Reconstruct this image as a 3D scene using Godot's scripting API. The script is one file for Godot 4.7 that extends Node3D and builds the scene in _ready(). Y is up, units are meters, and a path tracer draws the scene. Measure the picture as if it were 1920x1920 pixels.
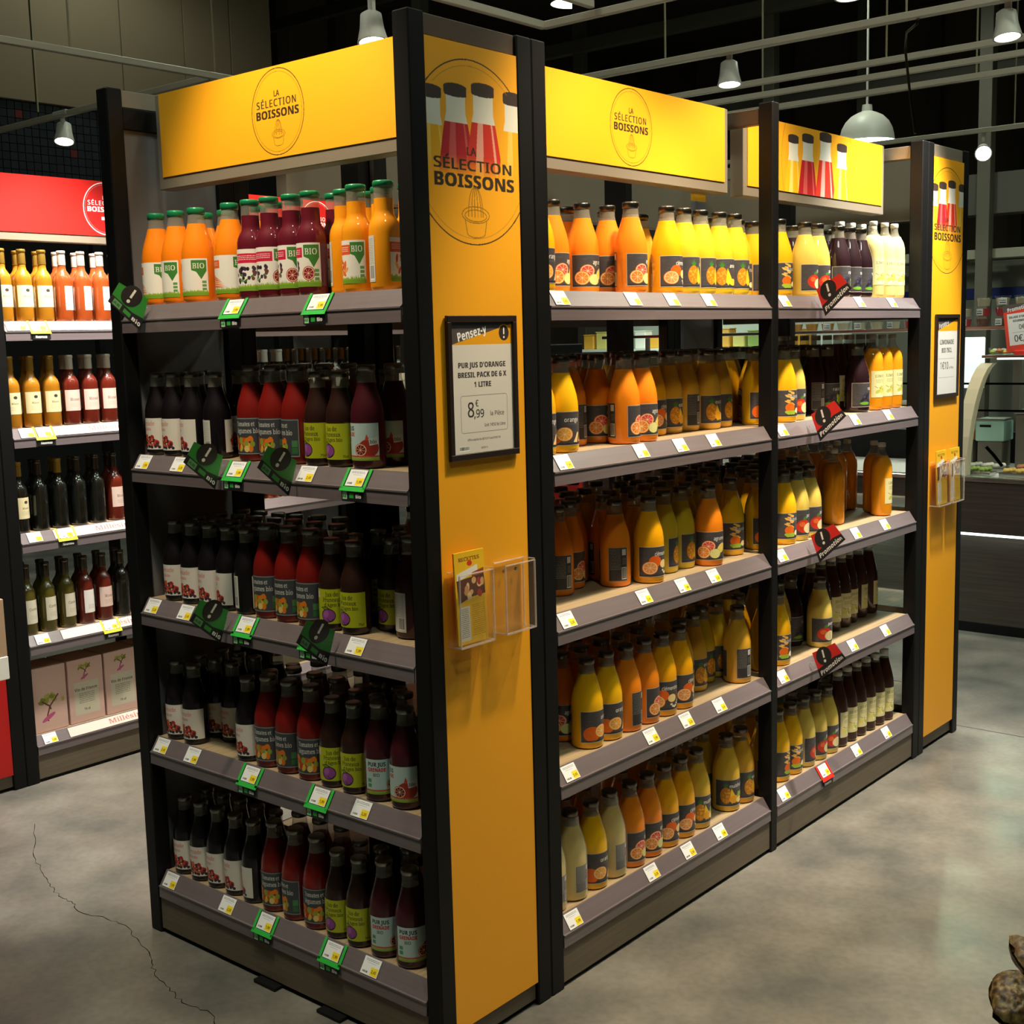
extends Node3D

# ---------------------------------------------------------------- layout numbers (metres)
const SH := [1.638, 1.268, 0.900, 0.532, 0.166]        # shelf tops
const SHW := ["top", "second", "third", "fourth", "bottom"]
const GW := 1.0726                                       # gondola depth
const PT := 2.164                                        # post height
var M := {}
var T := {}
var X := {}
var used := {}
var rng := RandomNumberGenerator.new()
var font_b: RID
var font_r: RID
var font_s: RID
var fonts := []
var ts: TextServer

func _ready():
	rng.seed = 7
	camera_and_light()
	fonts_up()
	textures()
	materials()
	room()
	floor_marks()
	gondola_units()
	overhead()
	deli()
	far_things()
	juices()
	wines()
	rail_things()
	column_things()
	corner_oysters()

# ================================================================ camera, environment, lamps
func camera_and_light():
	var c = Camera3D.new()
	c.name = "camera"
	c.transform = Transform3D(Basis(Vector3(0.644916, -0.025408, 0.763831), Vector3(0.119243, 0.990552, -0.067729), Vector3(-0.754894, 0.134760, 0.641853)), Vector3(-1.79437, 1.53078, 1.75435))
	c.fov = 44.145
	c.near = 0.05
	c.far = 100.0
	add_child(c)
	c.current = true
	var e = Environment.new()
	e.background_mode = Environment.BG_COLOR
	e.background_color = Color(0.01, 0.01, 0.01)
	e.ambient_light_source = Environment.AMBIENT_SOURCE_DISABLED
	e.tonemap_mode = Environment.TONE_MAPPER_LINEAR
	e.tonemap_exposure = 1.0
	e.sdfgi_enabled = true
	e.ssao_enabled = true
	e.ssil_enabled = true
	var w = WorldEnvironment.new()
	w.name = "environment"
	w.environment = e
	add_child(w)

func spot_light(called, at, aim, energy, col, angle, soft, blend = 0.6):
	var l = SpotLight3D.new()
	l.name = called
	l.light_energy = energy
	l.light_color = col
	l.spot_angle = angle
	l.spot_angle_attenuation = blend
	l.spot_range = 30.0
	l.spot_attenuation = 2.0
	l.light_size = soft
	l.shadow_enabled = true
	add_child(l, true)
	var d: Vector3 = (aim - at).normalized()
	l.transform = Transform3D(Basis.looking_at(d, Vector3.UP if absf(d.y) < 0.99 else Vector3.RIGHT), at)
	return l

# ================================================================ helpers: tree
func numbered(called):
	var n = used.get(called, 0)
	used[called] = n + 1
	return called if n == 0 else "%s_%03d" % [called, n]

func tag(o, label, category, group = "", kind = ""):
	if label != "": o.set_meta("label", label)
	if category != "": o.set_meta("category", category)
	if group != "": o.set_meta("group", group)
	if kind != "": o.set_meta("kind", kind)
	return o

func thing(called, label, category, at = Vector3.ZERO, turn = 0.0, group = ""):
	var o = Node3D.new()
	o.name = numbered(called)
	add_child(o)
	o.position = at
	o.rotation.y = turn
	return tag(o, label, category, group)

func part(parent, called, mesh, mat, at = Vector3.ZERO, basis = Basis.IDENTITY):
	var o = MeshInstance3D.new()
	o.name = called if parent != self else numbered(called)
	o.mesh = mesh
	o.material_override = mat
	o.transform = Transform3D(basis, at)
	parent.add_child(o, true)
	return o

func solo(called, mesh, mat, at, label, category, group = "", basis = Basis.IDENTITY):
	return tag(part(self, called, mesh, mat, at, basis), label, category, group)

func struct(called, mesh, mat, at = Vector3.ZERO, basis = Basis.IDENTITY):
	var o = part(self, called, mesh, mat, at, basis)
	o.set_meta("kind", "structure")
	return o

# box between world bounds, placed as a part of a thing that is not turned
func wb(parent, called, mat, x0, x1, y0, y1, z0, z1, bev = 0.0015):
	var c = Vector3((x0 + x1) / 2.0, (y0 + y1) / 2.0, (z0 + z1) / 2.0)
	var base: Vector3 = Vector3.ZERO if parent == self else parent.position
	return part(parent, called, box(Vector3(absf(x1 - x0), absf(y1 - y0), absf(z1 - z0)), bev), mat, c - base)

# ================================================================ helpers: meshes
func quad(st, a, b, c, d, n, ua = Vector2(0, 0), ub = Vector2(1, 0), uc = Vector2(1, 1), ud = Vector2(0, 1)):
	# a b c d clockwise seen from the front
	st.set_normal(n)
	for k in [[a, ua], [b, ub], [c, uc], [a, ua], [c, uc], [d, ud]]:
		st.set_uv(k[1])
		st.set_normal(n)
		st.add_vertex(k[0])

func face(st, pts):
	var n: Vector3 = (pts[2] - pts[0]).cross(pts[1] - pts[0]).normalized()
	for k in range(1, pts.size() - 1):
		for p in [pts[0], pts[k], pts[k + 1]]:
			st.set_normal(n)
			st.set_uv(Vector2(p.x, p.y))
			st.add_vertex(p)

# faces with outward normals whatever order the points come in (convex, around the origin o)
func face_out(st, pts, o = Vector3.ZERO):
	var n: Vector3 = (pts[2] - pts[0]).cross(pts[1] - pts[0])
	var mid = Vector3.ZERO
	for p in pts: mid += p
	if n.dot(mid / pts.size() - o) < 0.0: pts.reverse()
	face(st, pts)

func begin():
	var st = SurfaceTool.new()
	st.begin(Mesh.PRIMITIVE_TRIANGLES)
	return st

func box(s, b = 0.0015) -> ArrayMesh:
	var key = "box%.4f,%.4f,%.4f,%.4f" % [s.x, s.y, s.z, b]
	if T.has(key): return T[key]
	var st = begin()
	b = minf(b, minf(s.x, minf(s.y, s.z)) * 0.3)
	add_box(st, Vector3.ZERO, s, b)
	T[key] = st.commit()
	return T[key]

func add_box(st, c, s, b):
	var h: Vector3 = s / 2.0
	var ax = [Vector3.RIGHT, Vector3.UP, Vector3.BACK]
	if b <= 0.0: b = 0.00001
	for i in 3:
		var u: int = (i + 1) % 3
		var v: int = (i + 2) % 3
		for sg in [-1, 1]:
			var f: Vector3 = ax[i] * h[i] * sg
			var pu: Vector3 = ax[u] * (h[u] - b)
			var pv: Vector3 = ax[v] * (h[v] - b)
			face_out(st, [c + f + pu + pv, c + f + pu - pv, c + f - pu - pv, c + f - pu + pv], c)
		for s1 in [-1, 1]:
			for s2 in [-1, 1]:
				var e1: Vector3 = ax[i] * h[i] * s1 + ax[u] * (h[u] - b) * s2
				var e2: Vector3 = ax[i] * (h[i] - b) * s1 + ax[u] * h[u] * s2
				var w: Vector3 = ax[v] * (h[v] - b)
				face_out(st, [c + e1 + w, c + e1 - w, c + e2 - w, c + e2 + w], c)
	for sx in [-1, 1]:
		for sy in [-1, 1]:
			for sz in [-1, 1]:
				face_out(st, [c + Vector3(h.x * sx, (h.y - b) * sy, (h.z - b) * sz), c + Vector3((h.x - b) * sx, h.y * sy, (h.z - b) * sz), c + Vector3((h.x - b) * sx, (h.y - b) * sy, h.z * sz)], c)

# thin board with a picture on its +z face
func board(w, h, t):
	var key = "board%.4f,%.4f,%.4f" % [w, h, t]
	if T.has(key): return T[key]
	var st = begin()
	var z: float = t / 2.0
	var a = Vector3(-w / 2, h / 2, z)
	var b = Vector3(w / 2, h / 2, z)
	var c = Vector3(w / 2, -h / 2, z)
	var d = Vector3(-w / 2, -h / 2, z)
	quad(st, a, b, c, d, Vector3.BACK)
	var o = Vector3(0, 0, t)
	var e = Vector2(0.004, 0.004)
	quad(st, b - o, a - o, d - o, c - o, Vector3.FORWARD, e, e, e, e)
	quad(st, a - o, b - o, b, a, Vector3.UP, e, e, e, e)
	quad(st, d, c, c - o, d - o, Vector3.DOWN, e, e, e, e)
	quad(st, a - o, a, d, d - o, Vector3.LEFT, e, e, e, e)
	quad(st, b, b - o, c - o, c, Vector3.RIGHT, e, e, e, e)
	T[key] = st.commit()
	return T[key]

# lathe: profile of (radius, height) from bottom to top
func lathe(key, prof, seg = 28) -> ArrayMesh:
	if T.has(key): return T[key]
	var st = begin()
	var n = []
	for i in prof.size() - 1:
		var d: Vector2 = prof[i + 1] - prof[i]
		n.append(Vector2(d.y, -d.x).normalized())
	for i in prof.size() - 1:
		var n0: Vector2 = n[i]
		var n1: Vector2 = n[i]
		if i > 0 and n[i - 1].dot(n[i]) > 0.55: n0 = (n[i - 1] + n[i]).normalized()
		if i < n.size() - 1 and n[i + 1].dot(n[i]) > 0.55: n1 = (n[i + 1] + n[i]).normalized()
		for k in seg:
			var a0 = TAU * k / seg
			var a1 = TAU * (k + 1) / seg
			var quad4 = []
			for v in [[prof[i + 1], n1, a0], [prof[i + 1], n1, a1], [prof[i], n0, a1], [prof[i], n0, a0]]:
				quad4.append([Vector3(sin(v[2]) * v[0].x, v[0].y, cos(v[2]) * v[0].x), Vector3(sin(v[2]) * v[1].x, v[1].y, cos(v[2]) * v[1].x), Vector2(v[2] / TAU, 1.0 - v[0].y)])
			for j in [0, 1, 2, 0, 2, 3]:
				if j == 1 and prof[i + 1].x < 0.00001: pass
				st.set_normal(quad4[j][1])
				st.set_uv(quad4[j][2])
				st.add_vertex(quad4[j][0])
	T[key] = st.commit()
	return T[key]

# a printed strip wrapped round a bottle, centred on +z
func wrap_strip(key, r, y0, y1, span, seg = 18):
	if T.has(key): return T[key]
	var st = begin()
	for k in seg:
		var u0 = float(k) / seg
		var u1 = float(k + 1) / seg
		var a0: float = (u0 - 0.5) * span
		var a1: float = (u1 - 0.5) * span
		for v in [[a0, y1, u0, 0], [a1, y1, u1, 0], [a1, y0, u1, 1], [a0, y1, u0, 0], [a1, y0, u1, 1], [a0, y0, u0, 1]]:
			st.set_normal(Vector3(sin(v[0]), 0, cos(v[0])))
			st.set_uv(Vector2(v[2], v[3]))
			st.add_vertex(Vector3(sin(v[0]) * r, v[1], cos(v[0]) * r))
	T[key] = st.commit()
	return T[key]

# extrude a polygon given in (z, y) along x, centred
func extrude(key, poly, length):
	if T.has(key): return T[key]
	var st = begin()
	var mid = Vector2.ZERO
	for p in poly: mid += p
	mid /= poly.size()
	var area = 0.0
	for i in poly.size():
		area += poly[i].cross(poly[(i + 1) % poly.size()])
	var h: float = length / 2.0
	for i in poly.size():
		var a: Vector2 = poly[i]
		var b: Vector2 = poly[(i + 1) % poly.size()]
		var d = b - a
		var nn = Vector2(d.y, -d.x).normalized() * (1.0 if area > 0 else -1.0)
		var n = Vector3(0, nn.y, nn.x)
		var q = [Vector3(-h, a.y, a.x), Vector3(h, a.y, a.x), Vector3(h, b.y, b.x), Vector3(-h, b.y, b.x)]
		if (q[2] - q[0]).cross(q[1] - q[0]).dot(n) < 0: q.reverse()
		quad(st, q[0], q[1], q[2], q[3], n)
	var idx = Geometry2D.triangulate_polygon(PackedVector2Array(poly))
	for s in [-1, 1]:
		for i in range(0, idx.size(), 3):
			var t = [Vector3(h * s, poly[idx[i]].y, poly[idx[i]].x), Vector3(h * s, poly[idx[i + 1]].y, poly[idx[i + 1]].x), Vector3(h * s, poly[idx[i + 2]].y, poly[idx[i + 2]].x)]
			if (t[2] - t[0]).cross(t[1] - t[0]).dot(Vector3(s, 0, 0)) < 0: t.reverse()
			face(st, t)
	T[key] = st.commit()
	return T[key]

func tube(pts, r, seg = 8):
	var st = begin()
	var rings = []
	for i in pts.size():
		var d: Vector3 = (pts[mini(i + 1, pts.size() - 1)] - pts[maxi(i - 1, 0)]).normalized()
		var u = d.cross(Vector3.UP if absf(d.y) < 0.9 else Vector3.RIGHT).normalized()
		var v = d.cross(u)
		var ring = []
		for k in seg:
			var a = TAU * k / seg
			ring.append([pts[i] + (u * cos(a) + v * sin(a)) * r, u * cos(a) + v * sin(a)])
		rings.append(ring)
	for i in rings.size() - 1:
		for k in seg:
			var a = rings[i][k]
			var b = rings[i][(k + 1) % seg]
			var c = rings[i + 1][(k + 1) % seg]
			var d = rings[i + 1][k]
			for q in [a, b, c, a, c, d]:
				st.set_normal(q[1])
				st.set_uv(Vector2.ZERO)
				st.add_vertex(q[0])
	for e in [0, rings.size() - 1]:
		var pts2 = []
		for q in rings[e]: pts2.append(q[0])
		face_out(st, pts2, pts[1] if e == 0 else pts[pts.size() - 2])
	return st.commit()

# a flat card with thickness through four corners (TL, TR, BR, BL); picture on both faces
func card(tl, tr, br, bl, t):
	var st = begin()
	var n: Vector3 = (tr - tl).cross(bl - tl).normalized() * -1.0
	var o: Vector3 = n * t / 2.0
	quad(st, tl + o, tr + o, br + o, bl + o, n)
	quad(st, tr - o, tl - o, bl - o, br - o, -n, Vector2(0, 0), Vector2(1, 0), Vector2(1, 1), Vector2(0, 1))
	var e = Vector2(0.5, 0.97)
	for k in [[tl, tr], [tr, br], [br, bl], [bl, tl]]:
		quad(st, k[0] - o, k[1] - o, k[1] + o, k[0] + o, (k[0] + k[1] - tl - br).normalized(), e, e, e, e)
	return st.commit()

# ================================================================ helpers: painting flat print
func fonts_up():
	ts = TextServerManager.get_primary_interface()
	for k in [["Droid Sans", 700], ["Droid Sans", 400], ["Droid Serif", 400]]:
		var f = SystemFont.new()
		f.font_names = PackedStringArray([k[0]])
		f.font_weight = k[1]
		fonts.append(f)
	font_b = fonts[0].get_rids()[0]
	font_r = fonts[1].get_rids()[0]
	font_s = fonts[2].get_rids()[0]

func img(w, h, c):
	var im = Image.create_empty(w, h, false, Image.FORMAT_RGBA8)
	im.fill(c)
	return im

func poly(im, pts, c):
	var lo = 1e9
	var hi = -1e9
	for p in pts:
		lo = minf(lo, p.y)
		hi = maxf(hi, p.y)
	var n: int = pts.size()
	for y in range(maxi(0, floori(lo)), mini(im.get_height(), ceili(hi) + 1)):
		var yy = y + 0.5
		var xs = []
		for i in n:
			var a: Vector2 = pts[i]
			var b: Vector2 = pts[(i + 1) % n]
			if (a.y <= yy) != (b.y <= yy): xs.append(a.x + (yy - a.y) / (b.y - a.y) * (b.x - a.x))
		xs.sort()
		for i in range(0, xs.size() - 1, 2):
			var x0: int = roundi(xs[i])
			var x1: int = roundi(xs[i + 1])
			if x1 > x0: im.fill_rect(Rect2i(x0, y, x1 - x0, 1), c)

func ell(im, cx, cy, rx, ry, c, rot = 0.0):
	var p = []
	for k in 26:
		var a = TAU * k / 26
		p.append(Vector2(cx, cy) + Vector2(cos(a) * rx, sin(a) * ry).rotated(rot))
	poly(im, p, c)

func line(im, a, b, w, c):
	var n: Vector2 = (b - a).orthogonal().normalized() * w / 2.0
	poly(im, [a + n, b + n, b - n, a - n], c)

func ring(im, cx, cy, rx, ry, w, c, n = 64, a0 = 0.0, a1 = TAU):
	for k in n:
		var t0 = lerpf(a0, a1, float(k) / n)
		var t1 = lerpf(a0, a1, float(k + 1) / n)
		var i = Vector2(rx - w / 2.0, ry - w / 2.0)
		var o = Vector2(rx + w / 2.0, ry + w / 2.0)
		var m = Vector2(cx, cy)
		poly(im, [m + Vector2(cos(t0), sin(t0)) * i, m + Vector2(cos(t0), sin(t0)) * o, m + Vector2(cos(t1), sin(t1)) * o, m + Vector2(cos(t1), sin(t1)) * i], c)

func text_image(s, px, c, f, track = 0.0):
	var sz = Vector2i(px, 0)
	var w = 4.0
	for ch in s:
		w += ts.font_get_glyph_advance(f, px, ts.font_get_glyph_index(f, px, ch.unicode_at(0), 0)).x + track
	var im = img(maxi(4, ceili(w) + 4), ceili(px * 1.5), Color(c.r, c.g, c.b, 0))
	var x = 2.0
	for ch in s:
		var g: int = ts.font_get_glyph_index(f, px, ch.unicode_at(0), 0)
		ts.font_render_glyph(f, sz, g)
		var r: Rect2 = ts.font_get_glyph_uv_rect(f, sz, g)
		var ti: int = ts.font_get_glyph_texture_idx(f, sz, g)
		if ti >= 0 and r.size.x > 0:
			var src: Image = ts.font_get_texture_image(f, sz, ti).get_region(Rect2i(r))
			src.convert(Image.FORMAT_RGBA8)
			var fill = img(src.get_width(), src.get_height(), c)
			var off: Vector2 = ts.font_get_glyph_offset(f, sz, g)
			im.blend_rect_mask(fill, src, Rect2i(Vector2i.ZERO, src.get_size()), Vector2i(roundi(x + off.x), roundi(px * 1.1 + off.y)))
		x += ts.font_get_glyph_advance(f, px, g).x + track
	return im

# text with its baseline at y; align 0 left, 1 centre, 2 right; fit = width to fill, 0 for natural
func txt(im, s, x, y, px, c, f = RID(), align = 1, fit = 0.0, rot = 0.0, track = 0.0):
	if not f.is_valid(): f = font_b
	var t = text_image(s, px, c, f, track)
	if fit > 0.0: t.resize(maxi(2, roundi(fit)), t.get_height(), Image.INTERPOLATE_BILINEAR)
	var w: float = t.get_width()
	var x0: float = x - (0.0 if align == 0 else w / 2.0 if align == 1 else w)
	if rot == 0.0:
		im.blend_rect(t, Rect2i(Vector2i.ZERO, t.get_size()), Vector2i(roundi(x0), roundi(y - px * 1.1)))
		return
	var o = Vector2(x, y)
	var rad = int(w + px * 2)
	for yy in range(maxi(0, int(y) - rad), mini(im.get_height(), int(y) + rad)):
		for xx in range(maxi(0, int(x) - rad), mini(im.get_width(), int(x) + rad)):
			var q = (Vector2(xx + 0.5, yy + 0.5) - o).rotated(-rot) + Vector2(x - x0, px * 1.1)
			if q.x >= 0 and q.y >= 0 and q.x < w and q.y < t.get_height():
				var p: Color = t.get_pixel(int(q.x), int(q.y))
				if p.a > 0.05: im.set_pixel(xx, yy, im.get_pixel(xx, yy).lerp(Color(p.r, p.g, p.b), p.a))

func scribble(im, x, y, w, h, rows, c, rn):
	for k in rows:
		var yy: float = y + h * k / rows
		var xx: float = x
		while xx < x + w - 2:
			var l: float = rn.randf_range(2, 9)
			im.fill_rect(Rect2i(int(xx), int(yy), int(minf(l, x + w - xx)), maxi(1, int(h / rows * 0.45))), c)
			xx += l + 2

func barcode(im, x, y, w, h, rn):
	im.fill_rect(Rect2i(x, y, w, h), Color.WHITE)
	var xx: int = x + 2
	while xx < x + w - 3:
		var l = rn.randi_range(1, 3)
		im.fill_rect(Rect2i(xx, y + 2, l, h - 6), Color(0.1, 0.1, 0.1))
		xx += l + rn.randi_range(1, 2)

func C8(r, g, b) -> Color:
	return Color(r / 255.0, g / 255.0, b / 255.0)

func half_fruit(im, x, y, r, rind, flesh, tilt = 0.9, rot = 0.0):
	ell(im, x, y, r, r * tilt, rind, rot)
	ell(im, x, y, r * 0.9, r * tilt * 0.9, C8(250, 232, 190), rot)
	ell(im, x, y, r * 0.8, r * tilt * 0.8, flesh, rot)
	for k in 8:
		var a: float = TAU * k / 8 + 0.2
		line(im, Vector2(x, y), Vector2(x, y) + Vector2(cos(a) * r * 0.8, sin(a) * r * 0.8 * tilt).rotated(rot), maxf(1.0, r * 0.05), C8(250, 232, 190))
	ell(im, x, y, r * 0.09, r * 0.09, C8(250, 232, 190))

func whole(im, x, y, r, c, hl):
	ell(im, x, y, r, r * 0.95, c)
	for k in 5:
		ell(im, x + r * (0.5 - 0.23 * k), y + r * (0.4 - 0.2 * k), r * 0.1, r * 0.08, c.lerp(hl, 0.35))

func keep(key, im):
	im.generate_mipmaps()
	X[key] = ImageTexture.create_from_image(im)

func juicer(im, x, y, s, c, w):
	ring(im, x, y, s * 0.5, s * 0.2, w, c, 40)
	ring(im, x, y + s * 0.02, s * 0.4, s * 0.14, w, c, 40)
	for k in [-0.27, -0.15, -0.04, 0.08, 0.2, 0.27]:
		var pts = []
		for j in 11:
			var t = j / 10.0
			pts.append(Vector2(x + k * s * sqrt(1.0 - t * t * 0.985), y + s * 0.06 * (1.0 - absf(k)) - s * 0.72 * t))
		for j in 10: line(im, pts[j], pts[j + 1], w, c)
	line(im, Vector2(x - s * 0.4, y + s * 0.12), Vector2(x - s * 0.33, y + s * 0.45), w, c)
	line(im, Vector2(x + s * 0.4, y + s * 0.12), Vector2(x + s * 0.33, y + s * 0.45), w, c)
	ring(im, x, y + s * 0.45, s * 0.33, s * 0.1, w, c, 20, 0.0, PI)

# printed bottles of the shop's sign: neck top at y0, fading out at y1
func sign_bottle(im, x, y0, y1, w, juice, stripe):
	var h: float = y1 - y0
	var dark = C8(62, 48, 44)
	var glass = C8(232, 230, 216)
	var lv: float = y0 + h * 0.34
	var n = 22
	for i in n:
		var t0 = float(i) / n
		var t1 = float(i + 1) / n
		var half0: float = w * (0.24 if t0 < 0.28 else 0.24 + 0.26 * pow((t0 - 0.28) / 0.72, 0.8))
		var half1: float = w * (0.24 if t1 < 0.28 else 0.24 + 0.26 * pow((t1 - 0.28) / 0.72, 0.8))
		var ya: float = y0 + h * t0
		var yb: float = y0 + h * t1
		var col: Color = glass if ya < lv else juice
		poly(im, [Vector2(x - half0, ya), Vector2(x + half0, ya), Vector2(x + half1, yb), Vector2(x - half1, yb)], col)
		if ya >= lv:
			poly(im, [Vector2(x - half0 * 0.5, ya), Vector2(x - half0 * 0.05, ya), Vector2(x - half1 * 0.05, yb), Vector2(x - half1 * 0.5, yb)], stripe)
			poly(im, [Vector2(x + half0 * 0.6, ya), Vector2(x + half0 * 0.75, ya), Vector2(x + half1 * 0.75, yb), Vector2(x + half1 * 0.6, yb)], stripe)
	ell(im, x, y0 + h * 0.02, w * 0.28, h * 0.035, dark)
	im.fill_rect(Rect2i(int(x - w * 0.28), int(y0 + h * 0.02), int(w * 0.56), int(h * 0.075)), dark)
	ell(im, x, y0 + h * 0.095, w * 0.28, h * 0.02, dark)

func textures():
	var rn = RandomNumberGenerator.new()
	rn.seed = 21
	var yel = C8(250, 174, 26)
	var ink = C8(54, 42, 30)
	# ---- headers: 0.94 x 0.2 m
	for k in ["yellow", "red"]:
		var bg: Color = yel if k == "yellow" else C8(212, 26, 20)
		var fg: Color = ink if k == "yellow" else Color.WHITE
		var im = img(1316, 280, bg)
		var cx = 658.0
		if k == "red": ell(im, cx, 140, 131, 131, C8(188, 20, 18))
		ring(im, cx, 140, 132, 132, 2.6 if k == "yellow" else 5.0, fg, 90)
		ring(im, cx, 140, 122, 122, 1.2, fg.lerp(bg, 0.4), 90)
		txt(im, "LA", cx, 92, 25, fg, font_r, 1, 38)
		txt(im, "SÉLECTION", cx, 123, 30, fg, font_r, 1, 218, 0, 3)
		txt(im, "BOISSONS", cx, 156, 35, fg, font_b, 1, 232)
		if k == "yellow": juicer(im, cx, 208, 66, C8(120, 90, 20), 1.6)
		else:
			im.fill_rect(Rect2i(int(cx) - 28, 182, 56, 16), fg)
			im.fill_rect(Rect2i(int(cx) - 8, 202, 4, 34), C8(225, 80, 70))
			im.fill_rect(Rect2i(int(cx) + 4, 202, 4, 34), C8(225, 80, 70))
		keep("header_" + k, im)
	# ---- header with printed bottles
	var hb = img(1316, 280, yel)
	ring(hb, 640, 150, 350, 350, 2.4, C8(150, 110, 20), 120)
	sign_bottle(hb, 398, 44, 330, 172, C8(250, 190, 20), C8(255, 222, 120))
	sign_bottle(hb, 533, 28, 330, 196, C8(196, 34, 40), C8(224, 96, 92))
	sign_bottle(hb, 705, 6, 330, 214, C8(220, 52, 34), C8(242, 176, 162))
	sign_bottle(hb, 872, 38, 330, 186, C8(250, 206, 24), C8(255, 232, 110))
	keep("header_bottles", hb)
	# ---- column panel 0.277 x 2.063
	for k in ["yellow", "red"]:
		var bg: Color = yel if k == "yellow" else C8(196, 22, 20)
		var im = img(274, 2040, bg)
		if k == "yellow":
			var c0 = Vector2(130, 209)
			sign_bottle(im, 12, 92, 290, 112, C8(246, 178, 22), C8(252, 205, 90))
			sign_bottle(im, 84, 82, 280, 118, C8(190, 34, 42), C8(214, 92, 90))
			sign_bottle(im, 166, 72, 280, 124, C8(212, 52, 34), C8(240, 168, 150))
			sign_bottle(im, 258, 78, 290, 106, C8(246, 178, 22), C8(252, 205, 90))
			im.fill_rect(Rect2i(0, 255, 274, 60), bg)
			for y in range(214, 256):      # the printed juice dissolves into the ground colour, as on the sign
				var t = (y - 214) / 42.0
				for x in 274: im.set_pixel(x, y, im.get_pixel(x, y).lerp(bg, t))
			ring(im, c0.x, c0.y, 180, 180, 2.2, ink, 160, -2.75, -2.36)
			ring(im, c0.x, c0.y, 180, 180, 2.2, ink, 100, -2.36, -0.78)
			ring(im, c0.x, c0.y, 180, 180, 2.2, ink, 100, 0.5, PI - 0.5)
			ring(im, c0.x, c0.y, 168, 168, 1.2, C8(190, 140, 30), 100, -2.3, -0.84)
			ring(im, c0.x, c0.y, 168, 168, 1.2, C8(190, 140, 30), 100, 0.55, PI - 0.55)
			txt(im, "LA", 128, 214, 22, ink, font_r, 1, 40)
			txt(im, "SÉLECTION", 137, 244, 29, ink, font_r, 1, 252)
			txt(im, "BOISSONS", 138, 277, 35, ink, font_b, 1, 258)
			juicer(im, 135, 330, 82, C8(150, 108, 22), 1.8)
		keep("column_" + k, im)
	# ---- the poster, 0.19 x 0.268
	var po = img(380, 536, C8(226, 222, 214))
	po.fill_rect(Rect2i(0, 0, 380, 92), C8(84, 76, 76))
	poly(po, [Vector2(0, 92), Vector2(380, 8), Vector2(380, 92)], C8(240, 168, 20))
	ell(po, 330, 46, 37, 37, C8(240, 168, 20))
	ell(po, 330, 46, 32, 32, C8(56, 46, 44))
	line(po, Vector2(330, 22), Vector2(330, 52), 8, Color.WHITE)
	ell(po, 330, 64, 5, 5, Color.WHITE)
	txt(po, "Pensez-y", 134, 62, 50, Color.WHITE, font_b, 1, 190, -0.2)
	txt(po, "PUR JUS D'ORANGE", 190, 186, 30, C8(50, 48, 46), font_b, 1, 306)
	txt(po, "BRESIL PACK DE 6 X", 190, 226, 30, C8(50, 48, 46), font_b, 1, 312)
	txt(po, "1 LITRE", 190, 266, 30, C8(50, 48, 46), font_b, 1, 116)
	for e in [[Vector2(62, 300), Vector2(328, 300)], [Vector2(62, 452), Vector2(328, 452)], [Vector2(50, 312), Vector2(50, 440)], [Vector2(340, 312), Vector2(340, 440)]]: line(po, e[0], e[1], 1.6, C8(110, 108, 104))
	for e in [[62, 312, PI, PI * 1.5], [328, 312, PI * 1.5, TAU], [328, 440, 0.0, PI / 2], [62, 440, PI / 2, PI]]: ring(po, e[0], e[1], 12, 12, 1.6, C8(110, 108, 104), 10, e[2], e[3])
	txt(po, "8", 112, 388, 84, C8(52, 50, 48), font_r)
	txt(po, "€", 150, 346, 36, C8(52, 50, 48), font_r)
	txt(po, ",99", 162, 392, 48, C8(52, 50, 48), font_r)
	txt(po, "la Pièce", 276, 388, 26, C8(92, 90, 88), font_r)
	txt(po, "Soit 1€50 le Litre", 260, 432, 18, C8(120, 118, 116), font_r)
	txt(po, "Offre valable du 05/12/17 au 01/01/18", 190, 486, 12, C8(130, 128, 124), font_r)
	barcode(po, 34, 506, 60, 20, rn)
	txt(po, "5070117", 190, 522, 11, C8(130, 128, 124), font_r)
	keep("poster", po)
	var p2 = img(380, 536, C8(224, 224, 220))
	p2.fill_rect(Rect2i(0, 0, 380, 92), C8(84, 76, 76))
	poly(p2, [Vector2(0, 92), Vector2(380, 8), Vector2(380, 92)], C8(240, 168, 20))
	txt(p2, "Pensez-y", 134, 62, 50, C8(200, 198, 194), font_b, 1, 190, -0.2)
	txt(p2, "LIMONADE", 190, 186, 44, C8(70, 68, 66), font_b, 1, 270)
	txt(p2, "BIO 75CL", 190, 244, 44, C8(70, 68, 66), font_b, 1, 200)
	txt(p2, "1€10", 150, 360, 70, C8(70, 68, 66), font_r)
	txt(p2, "la Pièce", 280, 360, 24, C8(110, 108, 106), font_r)
	line(p2, Vector2(40, 286), Vector2(340, 286), 1.5, C8(120, 118, 114))
	line(p2, Vector2(40, 420), Vector2(340, 420), 1.5, C8(120, 118, 114))
	keep("poster_lemonade", p2)
	# ---- leaflet 0.1 x 0.2
	var lf = img(200, 400, C8(246, 196, 34))
	txt(lf, "RECETTES", 100, 40, 22, C8(120, 60, 20), font_s, 1, 150)
	ell(lf, 100, 52, 17, 12, C8(220, 60, 40))
	poly(lf, [Vector2(10, 92), Vector2(150, 62), Vector2(152, 92), Vector2(12, 124)], C8(240, 238, 230))
	poly(lf, [Vector2(110, 96), Vector2(192, 82), Vector2(192, 108), Vector2(112, 122)], C8(160, 78, 40))
	poly(lf, [Vector2(8, 120), Vector2(192, 108), Vector2(196, 196), Vector2(100, 200), Vector2(16, 222)], C8(96, 52, 38))
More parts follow.
